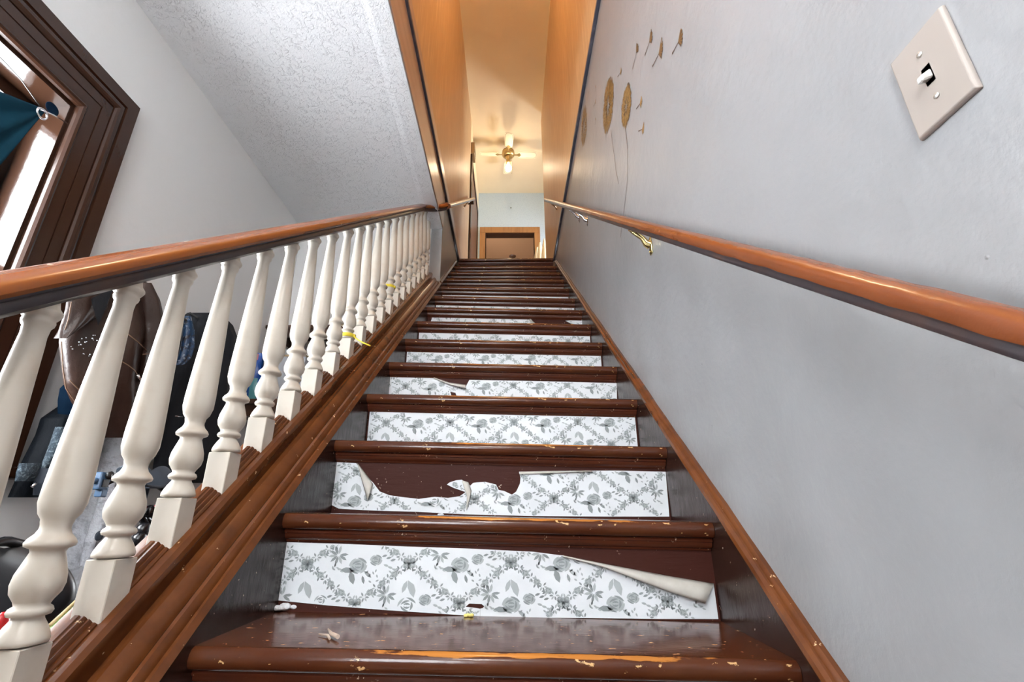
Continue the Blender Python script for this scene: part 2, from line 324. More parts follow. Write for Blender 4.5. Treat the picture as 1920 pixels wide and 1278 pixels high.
struct(M().box(-1.4, -1.3, 6.95, 8.2, ZF, ZT).box(-1.4, -1.3, 9.2, 10.2, ZF, ZT).box(-1.4, -1.3, 8.2, 9.2, ZF, 3.5).box(-1.4, -1.3, 8.2, 9.2, 3.62, ZT).box(1.4, 1.5, 6.95, 10.2, ZF, ZT).box(-1.4, 1.5, 10.1, 10.2, ZF, ZT), 'wall_room', tan_plaster)  # narrow slot in the left side added to let sky light in
# plywood sheets, each a panel of its upper wall, butted with fine joints
for (pa, xa, xb) in ((wu, XS, XS+.012), (wr, XR-.010, XR)):
    ys = [YN, 1.42, 2.64, 3.86, 5.06]
    for a, b in zip(ys[:-1], ys[1:]):
        M().box(xa, xb, a+.0012, b-.0012, ZF+.012, ZT-.16).build('panel', ply, pa)
M().box(XS, XS+.006, YN, YE, ZC+.002, ZF-.014).build('panel', tan_board, bpy.data.objects['wall_stair'])
M().box(XS+.012, XS+.017, YN, 4.30, ZF+.014, ZF+.10).build('panel', tan_board, wu)
# slate-blue strips at upper-floor level
struct(M().box(XS, XS+.020, YN, 4.36, ZF-.014, ZF+.014, .004), 'trim_1', strip_m)
struct(M().box(XR-.018, XR, YN, 4.25, ZF-.014, ZF+.014, .004), 'trim_2', strip_m)
# ---------------------------------------------------------------- window with casing
win = empty('window_1', (XL, .85, .79)); win['kind'] = 'structure'
win['label'] = 'window in the left wall with a wide dark brown moulded casing'
prof = [(0, .012), (.002, .022), (.008, .030), (.016, .033), (.022, .031), (.024, .027), (.068, .027), (.0695, .023), (.0725, .023), (.074, .027), (.112, .027), (.1135, .022), (.1170, .022), (.118, .028), (.124, .0335), (.134, .036), (.146, .035), (.156, .031), (.158, .026), (.1615, .026), (.163, .034), (.214, .034), (.214, 0), (0, 0)]
def casing_piece(kind):
    R = []
    y0, y1, z0, z1 = .35, 1.345, .15, 1.43
    for d, h in prof: pass
    ends = {'head': lambda d, h: (Vector((XL+h, y0-d, z1+d)), Vector((XL+h, y1+d, z1+d))),
            'right': lambda d, h: (Vector((XL+h, y1+d, z0-.02)), Vector((XL+h, y1+d, z1+d))),
            'left': lambda d, h: (Vector((XL+h, y0-d, z0-.02)), Vector((XL+h, y0-d, z1+d)))}[kind]
    a = [ends(d, h)[0] for d, h in prof]; b = [ends(d, h)[1] for d, h in prof]
    return M().sweep([a, b], sm=False)
for k in ('head', 'right', 'left'): casing_piece(k).build('casing', casing_m, win)
M().box(XL-.16, XL+.005, 1.331, 1.345, .15, 1.43).build('jamb', reveal_m, win)
M().box(XL-.16, XL+.005, .35, .364, .15, 1.43).build('jamb', reveal_m, win)
M().box(XL-.16, XL+.005, .364, 1.331, 1.416, 1.43).build('jamb', reveal_m, win)
M().box(XL-.20, XL+.07, .12, 1.575, .115, .15, .006).build('sill', casing_m, win)
sash = M()
for a in ((.364, .405, .15, 1.416), (1.29, 1.331, .15, 1.416), (.405, 1.29, .15, .20), (.405, 1.29, 1.37, 1.416), (.405, 1.29, .77, .81)): sash.box(XL-.155, XL-.12, *a)
sash.build('sash', reveal_m, win)
for a, b in ((.20, .77), (.81, 1.37)): M().box(XL-.142, XL-.138, .405, 1.29, a, b).build('pane', glass_m, win)
# teal curtain pulled up to a nail by its corner grommet
cur = empty('curtain', (XL+.03, 1.0, 1.2), 'dark teal cloth curtain hooked by its corner grommet on the window casing', 'curtain')
apex = at_x(88, 206, XL+.035)
def cfn(u, v):
    # u along the top edge away from the apex, v downwards
    top = apex.lerp(Vector((XL-.02, .46, 1.02)), u)
    bot = apex.lerp(Vector((XL+.01, .90, .25)), u**.9)
    bot = bot + Vector((0, .10*math.sin(math.pi*u)*.4, -.07*math.sin(math.pi*u)))
    p = top.lerp(bot, v)
    p.z -= .025*math.sin(math.pi*min(1, u*1.0))*(1-v)
    p.x += .012*math.sin(v*14+u*2)*min(1, u*3)
    return p
cm = M().grid(cfn, 26, 18)
cur_o = cm.build('cloth', teal_m, cur); sd = cur_o.modifiers.new('thick', 'SOLIDIFY'); sd.thickness = .003
tabm = M()
ta = at_x(98, 204, XL+.040)
tabm.ball(ta, .024, (.12, 1.0, .9)).build('corner_tab', blue_m, cur)
g = M(); gc = at_x(79, 213, XL+.045)
R = []
for k in range(20):
    a = 2*math.pi*k/20; c = gc + Vector((0, math.cos(a)*.017, math.sin(a)*.017)); e = (c-gc).normalized()
    R.append([c + e*.0035*math.cos(t*math.pi/3) + X*.0035*math.sin(t*math.pi/3) for t in range(6)])
R.append(R[0]); g.sweep(R, cap=False); g.build('grommet', steel_m, cur)
nail = M().tube([at_x(76, 206, XL+.05), at_x(100, 215, XL+.055), at_x(126, 231, XL+.012)], .0022, 8).build('hook_nail', steel_m)
tag(nail, 'thin bent steel nail holding the curtain grommet on the brown casing', 'nail')
M().tube([at_x(74, 198, XL+.05), at_x(40, 150, XL+.02), at_x(8, 115, XL-.01), Vector((XL-.02, .62, 1.40))], .0016, 6).build('hanging_wire', wire_m, cur)
# ---------------------------------------------------------------- staircase
X0, Y0, ZN0, RUN, RISE, TILT = -.02622, .86533, -.20477, .254651, .198945, .028359
st = empty('staircase', (X0, Y0, FL), 'steep brown painted staircase with floral papered risers between two walls', 'staircase')
def tilt(n): return TILT*min(1, max(0, (13-n)/5))
def ztop(n, x=None):
    z = ZN0 + n*RISE + .013 + (.030 if n >= 13 else 0)
    return z - tilt(n)*((x if x is not None else X0) - XK)
tp = [(.30, 0), (.30, -.03), (.016, -.035), (.006, -.0345), (-.002, -.031), (-.007, -.025), (-.0085, -.018), (-.007, -.010), (-.003, -.004), (.003, -.001), (.010, 0)]
sp_ = [(.030, -.035), (.011, -.035), (.009, -.038), (.010, -.042), (.013, -.043), (.014, -.048), (.018, -.053), (.024, -.056), (.026, -.060), (.030, -.060)]
tread_me = scot_me = None
for n in range(-2, 14):
    lt = (X0, Y0+n*RUN, ztop(n))
    if tread_me is None:
        t = M().sweep([[Vector((x, y, z)) for y, z in tp] for x in (-.475, -.16, .16, .475)], sm=False).build('tread', tread_m); smooth(t, 30); tread_me = t.data
        s_ = M().sweep([[Vector((x, y, z)) for y, z in sp_] for x in (-.475, .475)], sm=False).build('scotia_moulding', brown_m); smooth(s_, 30); scot_me = s_.data
    else:
        t = bpy.data.objects.new('tread', tread_me); COL.objects.link(t)
        s_ = bpy.data.objects.new('scotia_moulding', scot_me); COL.objects.link(s_)
    t.parent = st; t.location = Vector(lt) - st.location; t.rotation_euler = (0, math.atan(tilt(n)), 0)
    s_.parent = t
# risers with wallpaper
def inside(p, poly):
    c = False; j = len(poly)-1
    for i in range(len(poly)):
        (xi, yi), (xj, yj) = poly[i], poly[j]
        if (yi > p[1]) != (yj > p[1]) and p[0] < (xj-xi)*(p[1]-yi)/(yj-yi)+xi: c = not c
        j = i
    return c
def leaf(cx, cy, ln, wd, a, curve=.0):
    pts = [(-.5, 0), (-.2, .42), (.15, .46), (.5, 0), (.15, -.46), (-.2, -.42)]; o = []
    for u, v in pts:
        u2 = u*ln; v2 = v*wd + curve*ln*(u*u*4-1)*.25
        o.append((cx+u2*math.cos(a)-v2*math.sin(a), cy+u2*math.sin(a)+v2*math.cos(a)))
    return o
def crescent(cx, cy, r, a0, a1, t, flat=.85):
    o = []; k = 6
    for i in range(k+1):
        a = a0+(a1-a0)*i/k; o.append((cx+r*math.cos(a), cy+flat*r*math.sin(a)))
    for i in range(k, -1, -1):
        a = a0+(a1-a0)*i/k; rr = r - t*math.sin(math.pi*(i+.35)/(k+.7)); o.append((cx+rr*math.cos(a), cy+flat*rr*math.sin(a)))
    return o
def rose(cx, cy, r, rng):
    q = [([(cx+r*.9*math.cos(i*.7854)*(1+.12*(i%2)), cy+r*.76*math.sin(i*.7854)*(1+.12*(i%2))) for i in range(8)], 2)]
    for rr, n_, off in ((1.0, 4, .3), (.66, 3, 1.1), (.36, 2, .2)):
        for i in range(n_):
            a = off + 2*math.pi*i/n_; q.append((crescent(cx, cy, r*rr, a, a+2*math.pi/n_*.86, r*.27), 1 if rr > .9 and i % 2 else 0))
    return q
def cluster(rng):
    q = []
    q += rose(0, -.004, .0175, rng); q += rose(.034, .006, .012, rng)
    q += [(leaf(-.019, -.012, .030, .011, 2.2+.9), 0), (leaf(-.010, -.026, .026, .012, 1.9), 0), (leaf(.006, .026, .034, .014, 1.95, .2), 1), (leaf(-.006, .030, .024, .009, 1.2), 1), (leaf(.020, -.020, .020, .007, -.7), 1), (leaf(.012, -.030, .016, .006, -1.3), 0)]
    for i in range(9):
        a = 1.4 + i*.62; q.append((leaf(-.040+.011*math.cos(a), .016+.010*math.sin(a), .017, .0055, a), i % 3 == 0))
    for i in range(6):
        q.append((leaf(.050+.006*i*.7, .006-.002*i+.008*(-1)**i, .011, .0045, .3*(-1)**i), i % 2))
    for i in range(7):
        q.append((leaf(.028+rng.uniform(-.01, .014), -.022+rng.uniform(-.012, .01), .007, .0035, rng.uniform(0, 3)), 1))
        q.append((leaf(-.038+rng.uniform(-.012, .012), -.010+rng.uniform(-.014, .008), .008, .0035, rng.uniform(0, 3)), 1))
    return q
DW, DH = .225, .158
def garland(rng):      # from (0,0) to (DW/2, DH/2)
    q = []; n = 9
    for i in range(n):
        t = (i+.5)/n; x = DW/2*t; y = DH/2*t
        if i % 2 == 0:
            q += rose(x, y, .0078, rng)[:8]
            for j in range(3):
                a = rng.uniform(0, 6.28); q.append((leaf(x+.011*math.cos(a), y+.009*math.sin(a), .009, .004, a), j % 2))
        else:
            for j in range(6):
                a = j*1.05+rng.uniform(-.3, .3); q.append((leaf(x+.007*math.cos(a), y+.006*math.sin(a), .009, .004, a), j % 2))
    return q
rng = random.Random(3); CL = [([(a*1.14, b*1.08) for a, b in p_], k) for p_, k in cluster(rng)]; GA = garland(rng)
def paper_mesh(mm, polys, y, org, coarse=False):
    """polys: outlines (x, z) in the riser plane; org: (x, z) of one printed bouquet"""
    for P in polys:
        tri = tessellate_polygon([[Vector((p[0], p[1], 0)) for p in P]])
        vs = [mm.b.verts.new((p[0], y, p[1])) for p in P]
        for a, b, c in tri:
            try: mm.b.faces.new((vs[a], vs[b], vs[c])).material_index = 0
            except ValueError: pass
    x0 = min(p[0] for P in polys for p in P); x1 = max(p[0] for P in polys for p in P)
    z0 = min(p[1] for P in polys for p in P); z1 = max(p[1] for P in polys for p in P)
    yy = y-.0006
    def put(pts, k, ox, oz):
        w_ = [(ox+a, oz+b) for a, b in pts]; yy = y-(.0004 if k == 2 else .0008)
        if not (x0 < w_[0][0] < x1 and z0 < w_[0][1] < z1): return
        for P in polys:
            if all(inside(p, P) for p in w_):
                vs = [mm.b.verts.new((a, yy, b)) for a, b in w_]
                mm.b.faces.new(vs).material_index = 1+min(k, 1)
                return
    i0 = int((x0-org[0])/DW*2)-3; i1 = int((x1-org[0])/DW*2)+3
    j0 = int((z0-org[1])/DH*2)-3; j1 = int((z1-org[1])/DH*2)+3
    for i in range(i0, i1):
        for j in range(j0, j1):
            if (i+j) % 2: continue
            cx, cz = org[0]+i*DW/2, org[1]+j*DH/2
            for pts, k in CL: put(pts, int(k), cx, cz)
            if coarse: continue
            # the four garland legs around the lattice crossing at (cx + DW/2, cz)
            for sx, sz in ((1, 1), (-1, 1)):
                bx, bz = cx+DW/2, cz
                for pts, k in GA: put([(sx*a, sz*b) for a, b in pts], int(k), bx, bz)
def PX(pts, y): return [(at_y(a, b, y).x, at_y(a, b, y).z) for a, b in pts]
ORG = {1: (672, 1056), 2: (1113, 933), 3: (784, 792), 4: (811, 723), 5: (823, 670)}
TORN = {
 1: [[(537, 1016), (640, 1019), (760, 1024), (880, 1028), (1000, 1034), (1055, 1041), (1150, 1060), (1250, 1079), (1338, 1094), (1347, 1160), (1240, 1160), (1100, 1158), (960, 1157), (900.3, 1155), (900.3, 1140.6), (905, 1139.5), (908, 1136), (903, 1132), (880, 1131), (873, 1137), (890, 1139), (900, 1140.6), (900, 1155), (840, 1151), (720, 1143), (620, 1135), (511, 1124)]],
 2: [[(631, 866), (668, 868), (680, 885), (700, 905), (712, 921), (730, 928), (750, 931), (785, 935), (815, 931), (840, 933), (862, 930), (873, 922), (850, 914), (838, 908), (843, 904), (855, 900), (866, 899), (875, 905), (882, 910), (887, 905), (893, 904), (910, 903), (930, 908), (935, 918), (945, 920), (960, 927), (968, 921), (975, 906), (976, 895), (973, 884), (1000, 883), (1080, 882), (1160, 882), (1248, 884), (1255, 968), (1140, 968), (1000, 967), (880, 964), (780, 959), (680, 956), (635, 953), (621, 946), (617, 930)]],
 4: [[(730, 704), (812, 707), (840, 717), (872, 727), (880, 712), (1000, 714), (1156, 718), (1157, 753), (900, 749), (858, 748), (854, 736), (844, 734), (848, 747), (726, 744)]],
 7: [[(812, 590), (900, 592), (995, 597), (1000, 603), (1006, 609), (900, 606), (808, 602)], [(1074, 600), (1091, 599), (1092, 611), (1070, 606), (1060, 601)]],
}
for n in range(-1, 14):
    y = Y0+n*RUN+.030
    zt = lambda x: ztop(n, x)-.030
    zb = lambda x: ztop(n-1, x)-.01
    m = M(); v = []
    for x in (-.501, .449):
        for yy in (y, y+.02):
            v += [m.b.verts.new((x, yy, zb(x))), m.b.verts.new((x, yy, zt(x)))]
    for f in ((0,1,5,4),(2,6,7,3),(0,2,3,1),(4,5,7,6),(1,3,7,5),(0,4,6,2)): m.b.faces.new([v[i] for i in f])
    ri = m.build('riser', riser_m, st)
    if n < 0 or n > 12: continue
    yp = y-.0012
    if n in TORN: polys = [PX(p, yp) for p in TORN[n]]
    else:
        ti = lambda x: ztop(n, x)-.0605; tb = lambda x: ztop(n-1, x)+.002
        xs = [-.496+.94*k/8 for k in range(9)]
        polys = [[(x, ti(x)) for x in xs]+[(x, tb(x)+random.uniform(0, .003)) for x in reversed(xs)]]
        if n in (11,): polys = [[p for p in polys[0] if p[0] > -.05]]
    org = PX([ORG[n]], yp)[0] if n in ORG else (random.uniform(-.1, .1), ztop(n)-.10)
    pm = M(); paper_mesh(pm, polys, yp, org, coarse=n > 8)
    po = pm.build('wallpaper', [paper_m, print_a, print_b], ri, fixn=False)
    # peeled curls of paper, back side out
    curls = {1: [([(1055, 1041), (1150, 1060), (1250, 1079), (1339, 1094)], [(1057, 1043), (1130, 1062), (1240, 1104), (1322, 1131)], .022)],
             2: [([(670, 868), (684, 886), (699, 906)], [(671, 872), (680, 905), (689, 938)], .014), ([(866, 900), (878, 904), (884, 920)], [(869, 910), (876, 930), (874, 957)], .012), ([(974, 884), (1050, 883), (1110, 882)], [(975, 889), (1050, 886), (1110, 883)], .010)],
             4: [([(813, 707), (842, 717), (873, 721)], [(814, 709), (843, 721), (873, 728)], .016)],
             7: [([(994, 597), (1000, 603), (1007, 609)], [(993, 598), (996, 605), (998, 609)], .010)]}
    for top, bot, bulge in curls.get(n, []):
        def cf(u, v, top=top, bot=bot, bulge=bulge, yp=yp):
            def sm(L, t):
                k = t*(len(L)-1); i = min(int(k), len(L)-2); f = k-i
                return (L[i][0]*(1-f)+L[i+1][0]*f, L[i][1]*(1-f)+L[i+1][1]*f)
            a, b = sm(top, u), sm(bot, u); p = (a[0]*(1-v)+b[0]*v, a[1]*(1-v)+b[1]*v)
            d = .001+bulge*(.35+.65*u)*math.sin(math.pi*min(1, v*1.0)*.75)**.7 if v > 0 else .001
            return at_y(p[0], p[1], yp-d)
        cu = M().grid(cf, 14, 6).build('paper_curl', paper_back, ri); cu.modifiers.new('thick', 'SOLIDIFY').thickness = .0006
# top riser fascia, skirts and mouldings along the slope
SA, SB = .05, 5.32
def slope_s(y, b): return (y + b*math.sin(TH))/math.cos(TH)       # position along the slope of a point with offset b at depth y
sk = M().slope([(XR, -.667), (.449, -.667), (.449, -1.0), (XR, -1.0)], -.3, slope_s(3.98, -.667)).build('skirt_board', skirt_m, st)
wav = lambda t, i: (0, .0015*math.sin(t*9)+.001*math.sin(t*31+i))
smooth(M().slope([(XR, -.648), (.459, -.647), (.455, -.651), (.454, -.655), (.449, -.655), (.4435, -.660), (.442, -.668), (.445, -.674), (.449, -.676), (XR, -.676)], -.3, slope_s(4.0, -.66), 60, fn=wav).build('skirt_moulding', mould_m, st), 35)
M().slope([(-.521, -.664), (XK, -.664), (XK, -1.0), (-.521, -1.0)], -.3, slope_s(3.98, -.664)).build('skirt_board', skirt_m, st)
smooth(M().slope([(XS-.001, -.648), (-.506, -.648), (-.502, -.655), (-.498, -.660), (-.499, -.668), (-.503, -.670), (XS-.001, -.670)], slope_s(3.15, -.66), slope_s(4.02, -.66), 12).build('skirt_moulding', mould_m, st), 35)
# ---------------------------------------------------------------- balustrade
ba = empty('balustrade', (-.611, .9, -.4), 'white turned balusters under a brown handrail along the open left side', 'balustrade')
S1 = slope_s(3.145, -.60)
curb = [(-.588, -.590), (-.578, -.591), (-.572, -.598), (-.571, -.608), (-.575, -.616), (-.575, -.632), (-.566, -.634), (-.562, -.626), (-.555, -.625), (-.546, -.631), (-.539, -.642), (-.537, -.650), (-.532, -.646), (-.526, -.647), (-.521, -.655), (-.519, -.661), (-.514, -.654), (-.508, -.653), (-.503, -.659), (-.500, -.664), (-.521, -.670), (-.521, -.95), (-.66, -.95), (-.66, -.60), (-.655, -.592), (-.64, -.590)]
smooth(M().slope(curb, -.3, S1, 40, fn=lambda t, i: (0, .0008*math.sin(t*13+i))).build('base_rail', mould_m, ba), 32)
ysb = [.452, .567, .682, .797, .914, 1.036, 1.161, 1.287]
while ysb[-1] < 2.95: ysb.append(ysb[-1]+.1262)
# turned profile, heights above the block's foot (block foot 0 at the front corner)
BH = .586
def bz(py_z): return py_z + .055
bprof = [(.0165, .072), (.027, .0745), (.0275, .079), (.0255, .085), (.021, .094), (.0165, .101), (.0155, .104), (.0215, .106), (.0232, .110), (.0215, .114), (.0175, .117), (.0195, .122), (.0255, .131), (.0275, .141), (.0262, .153), (.0215, .168), (.0180, .179), (.0195, .183), (.0262, .186), (.0272, .190), (.0245, .195), (.0190, .201), (.0165, .207), (.0165, .212), (.0175, .216), (.0178, .219), (.0225, .226), (.0262, .240), (.0262, .262), (.0238, .320), (.0205, .390), (.0170, .455), (.0140, .518), (.0132, .530), (.0140, .541), (.0165, .545), (.0172, .549), (.0162, .5525), (.0182, .555), (.0214, .561), (.0210, .564), (.0165, .570), (.0146, .578), (.0142, .590), (.0142, .625)]
bal_me = None
for k, yb in enumerate(ysb):
    zf = (-.594 + yb*math.sin(TH))/math.cos(TH)            # foot on the sloping base rail at the axis
    if bal_me is None:
        m = M()
        h = .0225
        # square block with a foot cut to the slope
        tn = math.tan(TH)
        vs = [m.b.verts.new((x, y, (y*tn-.004))) for x, y in ((-h, -h), (h, -h), (h, h), (-h, h))] + [m.b.verts.new((x, y, .072-.018+.018)) for x, y in ((-h, -h), (h, -h), (h, h), (-h, h))]
        for f in ((3,2,1,0),(4,5,6,7),(0,1,5,4),(1,2,6,5),(2,3,7,6),(3,0,4,7)): m.b.faces.new([vs[i] for i in f])
        es = [e for e in m.b.edges]
        bmesh.ops.bevel(m.b, geom=es, offset=.0012, segments=1, affect='EDGES')
        m.lathe(bprof, seg=28)
        o = m.build('baluster', baluster_m); bal_me = o.data
    else:
        o = bpy.data.objects.new('baluster', bal_me); COL.objects.link(o)
    o.parent = ba; o.location = Vector((-.611, yb, zf)) - ba.location
    o.rotation_euler = (random.uniform(-.004, .004), random.uniform(-.006, .006), random.choice((0, math.pi))*0)
# moulded fillets between the blocks
for a, b in zip(ysb[:-1], ysb[1:]):
    s0, s1 = slope_s(a, -.59)+.0300, slope_s(b, -.59)-.0300
    f = M().slope([(-.590, -.593), (-.590, -.587), (-.5925, -.5845), (-.5955, -.5845), (-.5965, -.581), (-.598, -.5785), (-.601, -.5785), (-.602, -.575), (-.6045, -.5725), (-.609, -.573), (-.611, -.571), (-.617, -.571), (-.620, -.575), (-.6225, -.5785), (-.6255, -.5785), (-.627, -.584), (-.632, -.587), (-.632, -.593)], s0, s1).build('fillet', mould_m, ba); smooth(f, 30)
# handrail: rounded cap over a darker moulded underside
RS0 = -.55; RS1 = slope_s(2.78, -.12)
RB = lambda pr: [(x, -.1165+(b+.1198)*.72) for x, b in pr]
cap = [(-.640, -.122), (-.6445, -.114), (-.644, -.104), (-.639, -.095), (-.628, -.088), (-.611, -.0855), (-.594, -.088), (-.583, -.095), (-.578, -.104), (-.5775, -.114), (-.582, -.122)]
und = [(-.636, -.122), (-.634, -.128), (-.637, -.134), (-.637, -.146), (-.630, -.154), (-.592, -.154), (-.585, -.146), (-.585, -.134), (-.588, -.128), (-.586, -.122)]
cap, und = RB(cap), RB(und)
hr = M().slope(cap, RS0, RS1, 40, sm=True)
# easing at the top: the rail turns towards the stair wall
pa_, pb_ = X*0+S*RS1, None
cen = (-.611, -.118)
def easing(prof):
    R = []
    for k in range(9):
        t = k/8; sh = .135*(t*t*(3-2*t)); s_ = RS1 + .30*t
        R.append([X*(x+sh) + N*(b - .012*math.sin(math.pi*t)) + S*s_ for x, b in prof])
    return R
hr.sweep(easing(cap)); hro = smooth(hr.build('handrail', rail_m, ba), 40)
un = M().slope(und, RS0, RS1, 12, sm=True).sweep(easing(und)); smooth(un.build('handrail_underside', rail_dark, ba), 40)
# yellow tie round one baluster foot
for kz, dz, lab, tail in ((10, .086, 'yellow plastic cable tie with a long tail round the foot of a white baluster', 1), (14, .150, 'faded yellow cable tie without a tail, round a baluster farther up the stairs', 0)):
    yz = ysb[kz]; zz = (-.594+yz*math.sin(TH))/math.cos(TH)+dz
    tie = empty('cable_tie', (-.611, yz, zz), lab, 'cable tie')
    M().lathe([(.0275, -.007), (.0290, -.007), (.0290, .007), (.0275, .007), (.0275, -.007)], (-.611, yz, zz), 20, cap=False).build('loop', yellow_m, tie)
    M().box(-.587, -.579, yz-.010, yz+.002, zz-.006, zz+.006, .001).build('lock', yellow_m, tie)
    if tail: M().tube([(-.582, yz-.005, zz-.004), (-.565, yz-.012, zz-.018), (-.545, yz-.015, zz-.030), (-.515, yz-.018, zz-.044)], .0026, 6).build('tail', yellow_m, tie)
# ---------------------------------------------------------------- wall handrails
rr_ = empty('wall_handrail', (.41, 2.0, 1.2), 'chestnut wooden wall handrail on metal brackets along the right wall', 'handrail')
rp_ = [(.3945, -.116), (.393, -.108), (.3955, -.100), (.402, -.095), (.413, -.0925), (.424, -.095), (.431, -.101), (.433, -.109), (.431, -.116)]
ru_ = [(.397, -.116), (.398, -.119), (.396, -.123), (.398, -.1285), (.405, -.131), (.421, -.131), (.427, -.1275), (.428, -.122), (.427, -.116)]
rz1 = slope_s(4.35, -.11)
def rough(t, i): return (.0007*math.sin(t*47+i*2.1)+.0006*math.sin(t*21), .0009*math.sin(t*63+i*1.3)*(1 if t < 1.0 else .3))
smooth(M().slope(rp_, -.12, rz1, 160, sm=True, fn=rough).build('rail', wall_rail_m, rr_), 50)
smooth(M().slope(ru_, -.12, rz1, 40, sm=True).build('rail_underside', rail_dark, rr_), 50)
def bracket(yb, m_, par, xw, xr, b, sgn, label):
    zr = (b + yb*math.sin(TH))/math.cos(TH)
    mm = M(); zb_ = zr-.060
    mm.lathe([(.0, 0), (.017, 0), (.017, .003), (.011, .006), (.0, .006)], (xw, yb+.0, zb_), 16, axis='x') if sgn < 0 and False else None
    mm.box(min(xw, xw+sgn*.005), max(xw, xw+sgn*.005), yb-.011, yb+.011, zb_-.030, zb_+.030, .002)
    mm.tube([(xw+sgn*.004, yb, zb_+.004), (xw+sgn*.016, yb, zb_+.010), ((xw+xr)/2, yb-.002, zb_+.030), (xr-sgn*.002, yb-.003, zr-.010), (xr, yb, zr-.001)], [.016, .012, .0085, .0075, .010], 12)
    dirv = S*.026
    a = Vector((xr, yb, zr)); mm.sweep([[a-dirv+X*e*.008+N*h for e, h in ((-1, -.004), (1, -.004), (1, 0), (-1, 0))], [a+dirv+X*e*.008+N*h for e, h in ((-1, -.004), (1, -.004), (1, 0), (-1, 0))]], sm=False)
    mm.ball(a-dirv*.85-N*.004, .0045, u=8, v=6); mm.ball((xw+sgn*.007, yb, zb_-.022), .0035, u=8, v=6)
    o = smooth(mm.build('bracket', m_, par), 40)
    if label: o['label'] = label
bracket(1.34, brass_m, rr_, XR, .412, -.131, -1, 'polished brass bracket')
for yb in (2.36, 2.62, 3.72): bracket(yb, chrome_m, rr_, XR, .412, -.131, -1, 'chrome bracket')
lr = empty('wall_handrail', (-.46, 3.9, 2.9), 'short varnished wall handrail on the left stair wall above the balustrade', 'handrail')
cx = .611-.462
s0, s1 = RS1+.255, slope_s(4.9, -.115)
def xs_(t, i): return (-.0 + .022*(t-s0)/(s1-s0), .006*(t-s0)/(s1-s0))
smooth(M().slope([(.030*math.cos(a)-.462, .021*math.sin(a)-.118) for a in [2*math.pi*k/14 for k in range(14)]], s0, s1, 12, sm=True, fn=xs_).build('rail', wall_rail_m, lr), 50)
e1 = X*-.44+N*-.112+S*s1
M().box(XS+.010, -.425, e1.y-.09, e1.y-.02, e1.z-.10, e1.z-.055, .006).build('end_block', casing_m, lr)
bracket(4.45, chrome_m, lr, XS+.012, -.448, -.133, 1, None)
# ---------------------------------------------------------------- light switch
sw = empty('light_switch', (XR, .382, .45), 'almond toggle light switch on the grey right wall', 'switch')
pm = M(); c = Vector((XR, .3825, .4485)); hy, hz = .036, .0585
ring = lambda x, d: [c + Vector((x, sy*(hy-d), sz*(hz-d))) for sy, sz in ((-1, -1), (1, -1), (1, 1), (-1, 1))]
pm.sweep([ring(0, 0), ring(-.0035, .0), ring(-.0068, .0022)], sm=False)
po = pm.build('plate', plate_m, sw)
bv = po.modifiers.new('bev', 'BEVEL'); bv.width = .0012; bv.segments = 3
M().box(c.x-.0068, c.x-.0062, c.y-.0055, c.y+.0055, c.z-.012, c.z+.012).build('toggle_slot', slot_m, sw)
tg = M().sweep([[c+Vector((-.006, sy*.0048, .000+sz)) for sy, sz in ((-1, -.0065), (1, -.0065), (1, .0055), (-1, .0055))], [c+Vector((-.019, sy*.0040, -.008+sz)) for sy, sz in ((-1, -.0040), (1, -.0040), (1, .0040), (-1, .0040))]], sm=False).build('toggle', toggle_m, sw)
tg.modifiers.new('bev', 'BEVEL').width = .0015
for dz in (.030, -.030): M().lathe([(.0034, -.0065), (.0034, -.0078), (.0024, -.0086), (.0004, -.0088)], (c.x, c.y, c.z+dz), 12, axis='x').build('screw', screw_m, sw)
# ---------------------------------------------------------------- dandelion wall stickers
def wall_pt(px, py, d=.0012): return at_x(px, py, XR-d)
def flat_strip(mm, p, q, w0, w1, x, mi=0):
    d = Vector((0, q.y-p.y, q.z-p.z)); nrm = Vector((0, -d.z, d.y)).normalized()
    pts = [p+nrm*w0, q+nrm*w1, q-nrm*w1, p-nrm*w0]
    f = mm.b.faces.new([mm.b.verts.new((x, v_.y, v_.z)) for v_ in pts]); f.material_index = mi
def dandelion(name, top, bot, lft, rgt, stem, label, dense, wid):
    c_ = (wall_pt(*top)+wall_pt(*bot))/2
    # true circle on the wall
    r = (wall_pt(*top)-wall_pt(*bot)).length/2
    o = empty(name, c_, label, 'wall sticker', 'dandelion stickers on the right wall')
    mm = M(); rg = random.Random(dense)
    for i in range(dense):
        a = rg.uniform(0, 2*math.pi); rad = r*math.sqrt(rg.uniform(.02, 1))*.93
        p = c_+Vector((0, math.cos(a)*rad, math.sin(a)*rad)); ln = rg.uniform(.012, .03); a2 = a+rg.uniform(-.7, .7)
        q = p+Vector((0, math.cos(a2)*ln, math.sin(a2)*ln))
        if (q-c_).length > r*1.04: continue
        k = 2 if rad < r*.35 and rg.random() < .55 else (0 if rg.random() < .55 else 1)
        flat_strip(mm, p, q, .0022, .0012, XR-.0010-.0008*rg.random(), k)
        if i % 3 == 0:
            for e in (-.6, -.2, .2, .6): flat_strip(mm, q, q+Vector((0, math.cos(a2+e)*.008, math.sin(a2+e)*.008)), .0011, .0006, XR-.0014, k)
    mm.build('seed_head', [decal_a, decal_b, decal_c], o, fixn=False)
    if stem:
        sm_ = M(); P = [wall_pt(*p) for p in stem]
        for a, b in zip(P[:-1], P[1:]): flat_strip(sm_, a, b, wid, wid, XR-.0010)
        sm_.build('stem', decal_c, o, fixn=False)
dandelion('dandelion_sticker', (1142, 148), (1138, 247), (1132, 0), (1154, 0), [(1145, 243), (1150, 280), (1155, 320), (1160, 345)], 'golden dandelion sticker, the middle of three on the right wall', 950, .0020)
